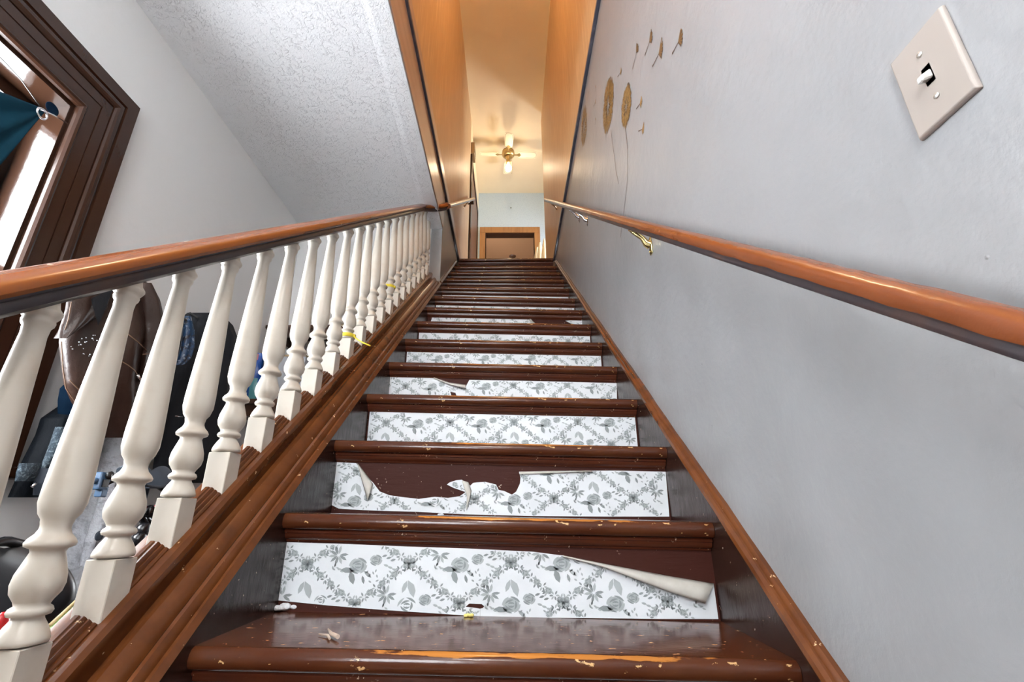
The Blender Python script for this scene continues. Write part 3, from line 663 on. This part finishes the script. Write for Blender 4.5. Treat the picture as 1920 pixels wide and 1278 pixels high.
dandelion('dandelion_sticker', (1178, 160), (1170, 238), (1163, 0), (1183, 0), [(1172, 236), (1177, 280), (1176, 340), (1171, 385), (1163, 445)], 'golden dandelion sticker with the longest stem, nearest the light switch', 950, .0020)
dandelion('dandelion_sticker', (1099, 203), (1091, 270), (1085, 0), (1102, 0), None, 'faint dandelion sticker beside the slate blue strip and plywood', 460, .001)
seeds = [((1197, 80), (1186, 129), .030, 'drifting seed sticker with a straight stalk, left of the four high ones'), ((1223, 62), (1209, 104), .034, 'drifting seed sticker, second of the four high ones from the left'), ((1243, 85), (1223, 125), .040, 'drifting seed sticker, lowest and broadest of the four high ones'), ((1279, 65), (1260, 101), .034, 'drifting seed sticker farthest right, nearest the light switch'),
         ((1166, 130), (1158, 144), .022, 'small seed sticker just above the two golden dandelion heads'), ((1204, 188), (1193, 204), .026, 'small seed sticker right of the golden dandelion head'), ((1208, 240), (1197, 246), .026, 'lowest small seed sticker right of the dandelion stem'), ((1118, 187), (1113, 199), .018, 'tiny seed sticker left of the golden dandelion heads'), ((1117, 162), (1116, 172), .016, 'tiny pale seed sticker near the strip, upper one'), ((1103, 172), (1102, 182), .014, 'tiny pale seed sticker closest to the blue strip'), ((1117, 222), (1116, 234), .016, 'tiny pale seed sticker below and left of the golden heads')]
for k, (hd, ft, ln, lab) in enumerate(seeds):
    hp, fp = wall_pt(*hd), wall_pt(*ft)
    o = empty('seed_sticker', hp, lab, 'wall sticker', 'drifting seed stickers on the right wall')
    mm = M(); ax = (hp-fp).normalized(); base_a = math.atan2(ax.z, ax.y); rg = random.Random(k)
    base = fp.lerp(hp, .62)
    for i in range(15):
        a = base_a+(i-7)/7*.85; l2 = ln*rg.uniform(.75, 1.1)
        q = base+Vector((0, math.cos(a)*l2, math.sin(a)*l2)); flat_strip(mm, base, q, .0012, .0026, XR-.001-.00005*i, i % 2)
    mm.build('fluff', [decal_a, decal_b] if k > 3 else [decal_c, decal_a], o, fixn=False)
    s2 = M(); flat_strip(s2, fp, base, .0020, .0012, XR-.0012); flat_strip(s2, fp, fp.lerp(base, .18), .0032, .0024, XR-.0014); s2.build('stalk', decal_c, o, fixn=False)
# ---------------------------------------------------------------- upper hall: doorway, side door, fan, quilts
d1 = empty('door_1', (.02, 6.82, ZF)); d1['kind'] = 'structure'; d1['label'] = 'open doorway with an oak casing in the end wall'
M().box(-.482, -.39, 6.80, 6.822, ZF, 4.44).build('casing', far_casing, d1)
M().box(.436, .529, 6.80, 6.822, ZF, 4.44).build('casing', far_casing, d1)
M().box(-.482, .529, 6.797, 6.822, 4.44, 4.545).build('casing', far_casing, d1)
M().box(-.39, .436, 6.822, 6.95, 4.425, 4.44).box(-.39, -.376, 6.822, 6.95, ZF, 4.425).box(.422, .436, 6.822, 6.95, ZF, 4.425).build('jamb', casing_m, d1)
d2 = empty('door_2', (XS, 5.9, ZF)); d2['kind'] = 'structure'; d2['label'] = 'dark brown side door with casing at the left of the upper hall'
M().box(XS, XS+.024, 5.20, 5.31, ZF, 4.56, .004).build('casing', casing_m, d2)
M().box(XS, XS+.024, 6.42, 6.53, ZF, 4.56, .004).build('casing', casing_m, d2)
M().box(XS, XS+.024, 5.20, 6.53, 4.56, 4.66, .004).build('casing', casing_m, d2)
M().box(XS, XS+.012, 5.31, 6.42, ZF+.01, 4.56).build('door_leaf', door_m, d2)
M().lathe([(.001, .012), (.012, .014), (.010, .03), (.024, .04), (.026, .055), (.016, .066), (.001, .068)], (XS, 6.33, ZF+.95), 16, axis='x').build('door_knob', fan_brass, d2)
chm = empty('door_chime', (XS, 5.32, 4.70), 'small beige chime box on the wall above the side door corner', 'chime box')
M().box(XS, XS+.05, 5.22, 5.42, 4.69, 4.88, .006).build('cover', beige_m, chm)
M().box(XS+.05, XS+.053, 5.25, 5.39, 4.73, 4.75).box(XS+.05, XS+.053, 5.25, 5.39, 4.77, 4.79).box(XS+.05, XS+.053, 5.25, 5.39, 4.81, 4.83).build('grille_slot', blackp, chm)
fc = Vector((at_z(953, 293, 5.0).x, at_z(953, 293, 5.0).y, 5.0))
fan = empty('ceiling_fan', (fc.x, fc.y, ZT), 'four-bladed cream ceiling fan with a lit bulb over the upper hall', 'ceiling fan')
M().lathe([(.001, .25), (.062, .25), (.064, .235), (.050, .205), (.018, .195), (.014, .12), (.03, .112), (.075, .10), (.092, .085), (.095, .03), (.085, .012), (.05, 0), (.001, 0)], fc, 24).build('motor_housing', fan_brass, fan)
rot0 = math.radians(2)
for k in range(4):
    a = rot0+k*math.pi/2; d = Vector((math.cos(a), math.sin(a), 0)); e = Vector((-d.y, d.x, 0))
    out = [(.150, .034), (.170, .052), (.20, .056), (.39, .064), (.415, .052), (.43, .0)]
    pts = out + [(r_, -w_) for r_, w_ in reversed(out[:-1])]
    mm = M(); pit = -.22
    P = lambda r_, w_, z: fc + d*r_ + e*w_*math.cos(pit) + Vector((0, 0, .032 + w_*math.sin(pit) + z))
    mm.sweep([[P(r_, w_, 0) for r_, w_ in pts], [P(r_, w_, .006) for r_, w_ in pts]], sm=False)
    bl = mm.build('blade', blade_m, fan)
    m2 = M()
    ins = [(r_*.955+.012, w_*.80) for r_, w_ in pts]; in2 = [(r_*.94+.016, w_*.72) for r_, w_ in pts]
    for i in range(len(ins)):
        j = (i+1) % len(ins); m2.poly([P(*ins[i], -.0012), P(*ins[j], -.0012), P(*in2[j], -.0012), P(*in2[i], -.0012)])
    m2.build('border_line', blade_line, bl)
    m3 = M().sweep([[P(r_, w_, z) for r_, w_ in ((.07, -.012), (.07, .012))]+[P(r_, w_, z) for r_, w_ in ((.13, .010), (.165, .030), (.19, .0), (.165, -.030), (.13, -.010))] for z in (-.006, -.0015)], sm=False)
    m3.build('blade_iron', fan_brass, bl)
M().lathe([(.001, .0), (.045, -.002), (.05, -.03), (.03, -.05), (.026, -.075), (.034, -.085), (.034, -.125), (.001, -.127)], fc, 20).build('lamp_holder', fan_brass, fan)
M().lathe([(.001, -.127), (.016, -.130), (.018, -.150), (.036, -.185), (.044, -.215), (.040, -.245), (.024, -.263), (.001, -.268)], fc, 20).build('bulb', bulb_m, fan)
ch = M()
for i in range(10): ch.ball(fc+Vector((.05, -.02, -.02-.034*i)), .0042, u=8, v=6)
ch.tube([fc+Vector((.05, -.02, -.02)), fc+Vector((.05, -.02, -.33))], .0014, 6); ch.build('pull_chain', fan_brass, fan)
qd = empty('rolled_quilt', (.43, 6.15, ZF), None, None)
bpy.data.objects.remove(qd)
for k, (px, y_, h, r_, lab) in enumerate([(1004, 6.36, 1.47, .060, 'cream rolled quilt standing by the end doorway, leftmost of three'), (1011.5, 6.18, 1.44, .056, 'cream rolled quilt in the middle of three by the doorway'), (1019.5, 6.01, 1.40, .052, 'cream rolled quilt nearest the plywood edge')]):
    x_ = at_y(px, 470, y_).x; q = empty('rolled_quilt', (x_, y_, ZF), lab, 'quilt', 'rolled quilts at the end doorway')
    m = M(); R = []
    for i in range(15):
        t = i/14; rr2 = r_*(1-(t**10)*.85)*(.92+.08*math.sin(t*9+k)); z = ZF+h*t
        R.append([Vector((x_+.05*(t-.4)*(1 if k == 0 else .4)+rr2*math.cos(a)*(1+.06*math.sin(5*a)), y_+rr2*math.sin(a), z)) for a in [2*math.pi*j/20 for j in range(20)]])
    m.sweep(R).build('cloth_roll', quilt_m, q)
    M().lathe([(r_*1.06, -.012), (r_*1.08, 0), (r_*1.06, .012), (r_*1.02, .012), (r_*1.02, -.012), (r_*1.06, -.012)], (x_, y_, ZF+.7), 20, cap=False).build('tie_band', beige_m, q)
pdl = empty('pendant_lamp', (at_z(961, 480, ZT).x, at_z(961, 480, ZT).y, ZT), 'dark pendant lamp canopy on the ceiling of the room beyond the doorway', 'pendant lamp')
pl = pdl.location
M().lathe([(.001, 0), (.075, 0), (.072, -.012), (.03, -.03), (.008, -.036), (.001, -.036)], pl, 20).build('canopy', casing_m, pdl)
M().tube([pl+Vector((0, 0, -.03)), pl+Vector((0, 0, -.6))], .006, 8).build('stem', casing_m, pdl)
M().lathe([(.02, -.58), (.05, -.60), (.14, -.72), (.15, -.74), (.14, -.74), (.05, -.62), (.02, -.60)], pl, 20, cap=False).build('lamp_shade', far_lamp, pdl)
tg_ = M().box(XS, XS+.008, 4.20, 4.24, 2.50, 2.60, .002).build('wall_tag', blue_tag); tag(tg_, 'small blue plastic tag on the wall at the left stair top', 'tag')
nl = M().tube([(.044, 6.822, 4.939), (.044, 6.806, 4.943)], .008, 8).build('wall_nail', wire_m); tag(nl, 'tiny dark nail in the pale blue end wall above the doorway', 'nail')
sl = empty('added_stairwell_lamp', (-.02, 1.45, ZT), 'glass globe lamp added out of view to brighten the stairwell above the lowest steps', 'ceiling lamp')  # unseen lamp added to brighten the plywood and stairwell ceiling
M().lathe([(.001, ZT), (.07, ZT), (.065, ZT-.02), (.012, ZT-.035), (.008, ZT-.60), (.04, ZT-.61), (.04, ZT-.65), (.001, ZT-.65)], (-.02, 1.45, 0), 24).build('base', fan_brass, sl)
M().ball((-.02, 1.45, ZT-.75), .105).build('glass_globe', stair_fill_m, sl)
# ceiling lamp of the lower hall behind the camera, with a light-giving glass dome
cl = empty('ceiling_lamp', (-.12, -.85, ZC), 'white glass globe lamp hanging from the lower hall ceiling behind the viewpoint', 'ceiling lamp')
M().lathe([(.001, ZC), (.06, ZC), (.055, ZC-.02), (.012, ZC-.03), (.010, ZC-.20), (.04, ZC-.21), (.04, ZC-.24), (.001, ZC-.24)], (-.12, -.85, 0), 24).build('base', fan_brass, cl)
M().ball((-.12, -.85, ZC-.345), .11).build('glass_globe', lamp_m, cl)
# ---------------------------------------------------------------- garments hanging on the left wall
def interp_rows(rows, t):
    k = t*(len(rows)-1); i = min(int(k), len(rows)-2); f = k-i; f = f*f*(3-2*f)*.5+f*.5
    return [rows[i][j]*(1-f)+rows[i+1][j]*f for j in range(len(rows[0]))]
def garment(rows, x, depth, folds, seed, mats, name, parent, nu=36, nv=44, skew=0):
    """rows: (py, px_left, px_right) from top to foot, laid out on the plane at x and swelled into a hanging body of cloth"""
    rg = random.Random(seed); ph = [rg.uniform(0, 6) for _ in range(6)]
    def fn(u, v):
        py, l, r = interp_rows(rows, v)
        p = at_x(l+(r-l)*u, py+skew*(u-.5), x)
        e = math.sin(math.pi*min(max(u, 0), 1))
        d = depth*(e**.55)*(.35+.65*math.sin(math.pi*(.12+.82*v)))
        d += folds*e*(math.sin(u*11+ph[0]+v*2.2)+.6*math.sin(u*19+ph[1]-v*3)+.5*math.sin(v*9+ph[2]+u*6))*(.3+.7*v)
        return Vector((p.x+d, p.y, p.z))
    m = M().grid(fn, nu, nv)
    def back(u, v):
        p = fn(u, v); return Vector((x-.02*math.sin(math.pi*u), p.y, p.z))
    m.grid(back, nu, nv)
    bmesh.ops.remove_doubles(m.b, verts=m.b.verts, dist=.0006)
    return m.build(name, mats, parent)
def seam(pts, x, r=.0022): return M().tube([at_x(a, b, x) for a, b in pts], r, 6)
XJ = -1.41
jk = empty('leather_jacket', at_x(200, 560, XJ), 'brown leather jacket hanging on the left wall behind the balusters', 'jacket')
garment([(528, 190, 268), (545, 150, 284), (580, 128, 292), (610, 116, 294), (640, 110, 290), (680, 114, 282), (720, 119, 274), (755, 134, 268), (790, 160, 252), (820, 190, 232)], XJ, .10, .012, 4, leather_m, 'body', jk)
garment([(530, 262, 276), (560, 264, 290), (600, 266, 298), (650, 266, 298), (700, 262, 288), (716, 266, 280)], XJ+.085, .045, .004, 9, leather_m, 'sleeve', jk, 16, 30)
garment([(528, 128, 182), (552, 126, 205), (580, 122, 196), (612, 112, 150), (634, 108, 118)], XJ+.055, .035, .006, 12, leather_m, 'collar', jk, 16, 24)
cf_ = M()
cf_.grid(lambda u, v: at_x(170+(44-34*v)*u + 14*v, 560+50*v-22*u, XJ+.112), 6, 6); cf_.build('inner_lining', black_cloth, jk)
for nm, pts, xo in (('stitching', [(115, 640), (118, 690), (124, 728), (140, 752), (152, 765)], .06), ('stitching', [(240, 626), (258, 640), (276, 658)], .128), ('stitching', [(226, 676), (240, 684), (252, 693), (258, 702)], .128), ('stitching', [(130, 712), (146, 728), (158, 740)], .085), ('stitching', [(268, 664), (288, 662)], .135), ('stitching', [(134, 566), (128, 600), (122, 618)], .10)):
    seam(pts, XJ+xo, .0016).build(nm, stitch_m, jk)
seam([(258, 702), (262, 709), (266, 716)], XJ+.132, .0045).build('zip_pull', steel_m, jk)
# scattered pale paint spots on the leather
spm = M(); rg = random.Random(5)
for k in range(24):
    px, py = rg.choice(((172, 630), (186, 636), (140, 650), (160, 658), (152, 640))); px += rg.gauss(0, 7); py += rg.gauss(0, 6)
    spm.ball(at_x(px, py, XJ+.108), rg.uniform(.0010, .0024), u=6, v=4)
o_ = spm.build('paint_spots', carton_m, jk); o_['kind'] = 'stuff'
bc = empty('black_coat', at_x(370, 600, -1.44), 'long black coat hanging right of the leather jacket', 'coat')
garment([(586, 352, 398), (596, 338, 414), (610, 330, 428), (635, 324, 437), (665, 320, 430), (690, 316, 421), (705, 314, 419), (740, 306, 427), (790, 298, 432), (840, 292, 420), (880, 286, 405), (905, 284, 396)], -1.46, .12, .013, 21, black_cloth, 'body', bc)
garment([(598, 396, 416), (630, 400, 432), (670, 402, 430), (700, 402, 420)], -1.375, .045, .004, 22, black_cloth, 'sleeve', bc, 14, 22)
M().tube([at_x(328, 780, -1.325), at_x(342, 781, -1.325)], .002, 6).build('reflective_piping', steel_m, bc)
scf = empty('scarf', at_x(350, 600, -1.35), 'blue satin patterned scarf tucked beside the black coat', 'scarf')
garment([(592, 346, 354), (620, 344, 360), (650, 340, 360), (672, 334, 354), (684, 330, 342)], -1.335, .025, .005, 23, satin_m, 'cloth', scf, 12, 24)
pf = empty('puffer_jacket', at_x(90, 790, -1.42), 'black nylon jacket with fleece lining, lowest at the left', 'jacket')
garment([(690, 165, 188), (730, 138, 176), (762, 108, 150), (784, 76, 148), (815, 66, 142), (850, 48, 132), (882, 32, 122), (905, 26, 110), (932, 14, 92)], -1.53, .08, .012, 31, puffer_m, 'body', pf)
garment([(800, 108, 124), (830, 96, 118), (860, 84, 108), (884, 74, 98)], -1.45, .022, .003, 32, lining_m, 'lining_edge', pf, 10, 20)
garment([(868, 36, 78), (885, 30, 76), (902, 28, 68)], -1.465, .020, .003, 35, lining_m, 'lining_hem', pf, 14, 10)
garment([(878, 76, 98), (905, 64, 92), (928, 66, 84)], -1.445, .030, .003, 33, navy_m, 'cuff', pf, 12, 14)
M().tube([at_x(60, 912, -1.425), at_x(68, 905, -1.425)], .004, 6).build('zip_pull', steel_m, pf)
bg = empty('blue_garment', at_x(125, 740, -1.42), 'dark blue cloth garment hanging under the leather jacket', 'garment')
garment([(690, 150, 180), (728, 112, 160), (750, 108, 150), (775, 108, 146), (798, 116, 138), (812, 122, 132)], -1.50, .05, .010, 34, blue_m, 'body', bg, 20, 20)
fl = empty('fleece_jacket', at_x(200, 800, -1.42), 'pale grey fleece jacket hanging low behind the second baluster', 'jacket')
garment([(760, 236, 262), (785, 214, 262), (830, 190, 256), (880, 176, 244), (930, 152, 226), (980, 132, 214), (1030, 118, 202), (1080, 110, 192), (1125, 108, 176)], -1.53, .10, .010, 41, fleece_m, 'body', fl)
garment([(900, 196, 216), (950, 182, 204), (1010, 160, 186), (1060, 150, 172)], -1.425, .035, .004, 42, fleece_m, 'sleeve', fl, 14, 24)
M().ball(at_x(186, 1004, -1.375), .016, (.5, 1, 1)).build('button', darkpad, fl)
tagp = M().box(-1.43, -1.427, *sorted((at_x(193, 800, -1.43).y, at_x(207, 800, -1.43).y)), *sorted((at_x(198, 818, -1.43).z, at_x(198, 804, -1.43).z))).build('care_label', paper_m, fl)
for par, px, py, xg in ((jk, 225, 532, -1.38), (bc, 372, 592, -1.40), (pf, 178, 692, -1.51), (bg, 168, 692, -1.48), (fl, 250, 766, -1.51), (scf, 350, 596, -1.32)):
    p = at_x(px, py, xg); M().tube([p+Vector((0, 0, -.01)), p+Vector((-.04, 0, .015)), Vector((XL+.012, p.y+.17, p.z+.01)), Vector((XL, p.y+.17, p.z))], .004, 8).build('hanging_loop', wire_m, par)
# ---------------------------------------------------------------- shelves on the far wall
ys1 = 2.888; p0, p1 = at_y(497, 609, ys1), at_y(690, 612, ys1); zb = at_y(500, 630, ys1).z
sh = empty('wall_shelf', (-1.2, 3.0, p0.z), 'dark wooden upper shelf on the far wall behind the balusters', 'shelf')
M().box(XL+.004, -.86, ys1, YE-.001, p0.z-.022, p0.z, .003).build('board', shelf_m, sh)
M().box(XL+.02, -.87, ys1+.01, ys1+.035, zb, p0.z-.022).build('apron', shelf_m, sh)
for xb in (-1.5, -.98): M().box(xb-.012, xb+.012, ys1+.04, YE-.001, p0.z-.12, p0.z-.022).build('support', shelf_m, sh)
ys2 = 2.70; q0 = at_y(450, 747, ys2); zb2 = at_y(450, 779, ys2).z
s2 = empty('hall_shelf', (-1.4, 2.9, q0.z), 'thick dark lower shelf under a blue packet by the black coat', 'shelf')
xr2 = at_y(600, 747, ys2).x
M().box(XL+.004, xr2, ys2, YE-.001, q0.z-.03, q0.z, .004).build('board', shelf_m, s2)
M().box(XL+.03, xr2-.03, ys2+.015, YE-.03, zb2, q0.z-.03).build('drawer_front', shelf_m, s2)
# blue packet
pk = empty('blue_packet', at_y(470, 744, 2.78), 'tall crinkled blue foil packet standing on the lower shelf', 'packet')
def pkf(u, v, off=0):
    a, b = at_y(456, 745, 2.78), at_y(484, 745, 2.78); c_, d_ = at_y(474, 655, 2.78), at_y(494, 655, 2.78)
    p = a.lerp(b, u).lerp(c_.lerp(d_, u), v); p.z = q0.z+.001+(p.z-a.z)
    e = math.sin(math.pi*u)**.6*(math.sin(math.pi*(.08+.84*v))**.5)
    p.y -= .022*e+.003*math.sin(v*23)*math.sin(u*7)+off; return p
m = M().grid(pkf, 14, 24).grid(lambda u, v: Vector((pkf(u, v).x, 2.80+.02*math.sin(math.pi*u), pkf(u, v).z)), 14, 24); m.build('foil', packet_m, pk)
def patch(u0, u1, v0, v1, mt, nm): M().grid(lambda u, v: pkf(u0+(u1-u0)*u, v0+(v1-v0)*v, .0025), 6, 6).build(nm, mt, pk)
patch(.45, .92, .03, .46, packet_t, 'teal_panel'); patch(.30, .75, .84, .97, packet_r, 'pink_panel')
for k, (u0, v0) in enumerate(((.14, .10), (.18, .27), (.22, .40), (.26, .62), (.30, .72))): patch(u0, u0+.17, v0, v0+.07, packet_w, 'white_mark')
ct = empty('carton', at_y(545, 745, 2.85), 'grey carton box standing on the lower shelf behind balusters', 'box')
ca, cb_ = at_y(512, 745, 2.86), at_y(562, 745, 2.86); ch_ = at_y(530, 668, 2.86).z
M().box(ca.x, cb_.x, 2.86, 3.06, q0.z+.001, ch_, .002).build('body', carton_m, ct)
M().box(ca.x-.002, cb_.x+.002, 2.857, 3.063, ch_, ch_+.012, .002).build('lid', carton_y, ct)
M().box(cb_.x-.06, cb_.x-.015, 2.8585, 2.8598, q0.z+.10, ch_-.05).build('label_panel', darkpad, ct)
db = M().box(at_y(520, 745, 2.76).x, at_y(566, 745, 2.76).x, 2.755, 2.80, q0.z+.001, q0.z+.055, .004).build('dark_case', navy_m); tag(db, 'low dark blue case lying in front of the grey carton', 'case')
bt = at_y(636, 608, 2.98)
bo = empty('green_bottle', (bt.x, 2.98, p0.z), 'small green glass bottle standing on the upper shelf', 'bottle')
M().lathe([(.001, .001), (.022, .001), (.024, .006), (.024, .055), (.016, .070), (.009, .078), (.009, .098), (.001, .099)], (bt.x, 2.98, p0.z), 16).build('glass', glassgreen, bo)
M().lathe([(.001, .112), (.0105, .112), (.0105, .098), (.001, .0985)], (bt.x, 2.98, p0.z), 12).build('cap', paper_m, bo)
# ---------------------------------------------------------------- folded stroller, seat shell, book on the floor side
XW = -1.12
sr = empty('stroller', (XW, 1.45, FL), 'black folded stroller with a slate pad and red reflector behind the balusters', 'stroller')
A = lambda px, py, x=XW: at_x(px, py, x)
fr = M()
for path in ([A(196, 905), A(220, 893), A(250, 890), A(285, 900), A(320, 925)], [A(225, 900), A(255, 950), A(290, 990), A(330, 1030)], [A(330, 915), A(300, 960), A(262, 1010), A(225, 1060)], [A(350, 880), A(352, 940), A(330, 1000)], [A(275, 905), A(262, 960), A(285, 1010)]):
    fr.tube(path, .011, 10)
w1 = Vector((XW+.02, A(245, 1040).y, FL+.11)); w2 = Vector((XW-.05, A(330, 1040).y+.12, FL+.11))
for wc in (w1, w2): fr.tube([A(270, 1000), wc+Vector((0, 0, .15)), wc], .011, 8)
fr.build('frame', blackp, sr)
for px, py in ((240, 900), (252, 918), (262, 955), (283, 958), (270, 992), (262, 1010), (300, 985)):
    M().lathe([(.001, -.014), (.016, -.014), (.019, -.006), (.019, .008), (.012, .014), (.001, .015)], A(px, py, XW+.02), 14, axis='x').build('joint_knob', blackp, sr)
def padf(u, v):
    p = A(272+50*u, 915-42*v*math.sin(math.pi*(.18+.64*u))**.8, XW+.02); p.x += .05*math.sin(math.pi*u)**.6*math.cos(v*1.3); return p
m = M().grid(padf, 18, 10).grid(lambda u, v: Vector((XW-.03, padf(u, v).y, padf(u, v).z)), 18, 10); m.build('padded_bumper', darkpad, sr)
M().tube([A(270+52*k/8, 908+5*math.sin(k/8*3.1), XW+.075) for k in range(9)], .004, 8).build('pad_piping', navy_m, sr)
cl_ = M(); c = A(190, 903, XW+.05); cl_.box(c.x-.012, c.x+.012, c.y-.018, c.y+.014, c.z-.020, c.z+.024, .004)
c2 = A(190, 921, XW+.05); cl_.box(c2.x-.010, c2.x+.010, c2.y-.010, c2.y+.010, c2.z-.014, c2.z+.014, .003); cl_.tube([c+Vector((0, -.05, -.002)), c+Vector((0, .02, .006))], .008, 8)
cl_.build('clamp', bluep, sr)
M().box(c.x+.012, c.x+.015, c.y-.011, c.y+.008, c.z-.013, c.z+.006).build('clamp_window', blackp, sr)
M().lathe([(.001, .012), (.009, .012), (.011, .02), (.001, .022)], c+Vector((0, 0, .016)), 12, axis='x').build('clamp_dial', blackp, sr)
M().tube([A(228, 885), A(240, 878), A(256, 880)], .016, 12).build('grip', darkpad, sr)
M().sweep([[A(288, 948, XW+.03), A(304, 934, XW+.03), A(302, 945, XW+.03), A(292, 951, XW+.03)], [A(288, 948, XW+.05), A(304, 934, XW+.05), A(302, 945, XW+.05), A(292, 951, XW+.05)]], sm=False).build('red_reflector', redp, sr)
for wc in (w1, w2):
    tm = M(); R = []
    for k in range(28):
        a = 2*math.pi*k/28; e = Vector((0, math.cos(a), math.sin(a))); cc = wc+e*.092
        R.append([cc+e*.018*math.cos(t*math.pi/4)+X*.016*math.sin(t*math.pi/4) for t in range(8)])
    R.append(R[0]); wh = tm.sweep(R, cap=False).build('wheel', tire_m, sr)
    sp2 = M().lathe([(.001, -.02), (.022, -.02), (.022, .02), (.001, .02)], wc, 12, axis='x')
    for k in range(6):
        a = k*math.pi/3; sp2.tube([wc, wc+Vector((0, math.cos(a)*.085, math.sin(a)*.085))], .005, 6)
    sp2.build('spokes', hubm, wh)
ss = empty('child_seat', (-1.16, 1.05, FL), 'dark padded child seat with a rounded shell at the lower left', 'child seat')
def shell(u, v):
    a = A(-60+128*u, 1016+8*abs(u-.55)*4+150*v, -1.16); a.x += .16*math.sin(math.pi*(.1+.8*u))*math.sin(math.pi*(.15+.6*v)); return a
m = M().grid(shell, 22, 16).grid(lambda u, v: Vector((-1.22, shell(u, v).y, shell(u, v).z)), 22, 16); m.build('shell', mat('charcoal_shell', (.018, .019, .022), .4), ss)
M().tube([A(-60+128*k/10, 1013+8*abs(k/10-.55)*4, -1.10) for k in range(11)], .010, 8).build('rim', blackp, ss)
zb_ = A(0, 1166, -1.16).z
M().box(-1.26, -1.06, .90, 1.22, FL+.001, zb_+.02, .02).build('base', blackp, ss)
M().ball(A(-2, 1182, -1.02), .022, (.6, .8, 1.6)).build('red_buckle', redp, ss)
bk_m = empty('book', A(118, 1150, -.86), 'green and dark red hardback book leaning on the base rail outside', 'book')
P4 = [A(92, 1176, -.80), A(142, 1130, -.80), A(150, 1150, -.74), A(104, 1196, -.74)]
dn = Vector((0, 0, -.02))
M().sweep([P4, [p+dn for p in P4]], sm=False).build('cover', green_m, bk_m)
P5 = [p+Vector((.03, .006, -.022)) for p in P4]
M().sweep([P5, [p+Vector((0, 0, -.02)) for p in P5]], sm=False).build('back_cover', red_book, bk_m)
M().tube([P4[0]+Vector((0, 0, .002)), P4[1]+Vector((0, 0, .002))], .004, 6).build('spine_edge', carton_y, bk_m)
bxm = empty('storage_crate', (-.93, 1.05, FL), 'dark open storage crate on the floor left of the stairs', 'crate')
cz = min(p.z for p in P5)-.025
cm_ = M().box(-.98, -.70, .86, 1.34, FL+.001, FL+.02).box(-.98, -.965, .86, 1.34, FL+.02, cz).box(-.715, -.70, .86, 1.34, FL+.02, cz).box(-.965, -.715, .86, .875, FL+.02, cz).box(-.965, -.715, 1.325, 1.34, FL+.02, cz)
cm_.build('crate_walls', blackp, bxm); M().box(-.965, -.715, .875, 1.325, cz-.012, cz-.002).build('lid', tire_m, bxm)
# ---------------------------------------------------------------- litter on the lowest treads
def on_tread(px, py, n):
    p = at_z(px, py, ztop(n)); 
    for _ in range(4): p = at_z(px, py, ztop(n, p.x))
    return p
p = on_tread(524, 1143, 0); p.y -= .012; p.x = max(p.x, -.482); m = M(); rg = random.Random(2)
for k in range(9): m.ball(p+Vector((rg.uniform(-.018, .016), rg.uniform(-.012, .012), .006+rg.uniform(0, .004))), rg.uniform(.006, .011), (1.2, 1, .7), 10, 7)
fo = m.build('lint_clump', fluff_m); tag(fo, 'white clump of lint in the left corner of the lowest tread', 'lint')
p = on_tread(622, 1196, 0); sc = empty('twisted_scrap', p, 'twisted pale wrapper scrap lying on the lowest tread', 'scrap')
M().tube([p+Vector((-.018, .030, .008)), p+Vector((-.004, .006, .006)), p+Vector((.016, -.018, .006))], [.0012, .0030, .0036], 8).build('twist', scrap_m, sc)
M().tube([p+Vector((-.028, .014, .004)), p+Vector((-.008, .002, .004)), p+Vector((.004, -.022, .004))], [.0008, .0022, .0018], 8).build('tail', scrap_m, sc)
p = on_tread(879, 1156, 0); m = M()
for k in range(4): m.ball(p+Vector((.004*k-.006, random.uniform(-.003, .003), .003)), .0042, (1.2, 1, .8), 8, 6)
cr = m.build('crumb', crumb_m); tag(cr, 'bright yellow crumb against the lowest papered riser', 'crumb')
p = Vector((at_y(826, 961, 1.36).x, 1.36, 0)); p.z = ztop(1, p.x); m = M().sweep([[p+Vector(q) for q in ((-.008, 0, .001), (.006, -.004, .001), (.009, .004, .001), (-.004, .006, .001))], [p+Vector(q) for q in ((-.007, 0, .004), (.005, -.003, .006), (.008, .004, .003), (-.004, .005, .005))]], sm=False)
pc = m.build('paper_flake', paper_m); tag(pc, 'small white paper flake fallen on the second tread', 'flake')
# ---------------------------------------------------------------- raise everything so that the floor is z = 0
for o in C.objects:
    if o.parent is None: o.location.z += Z0
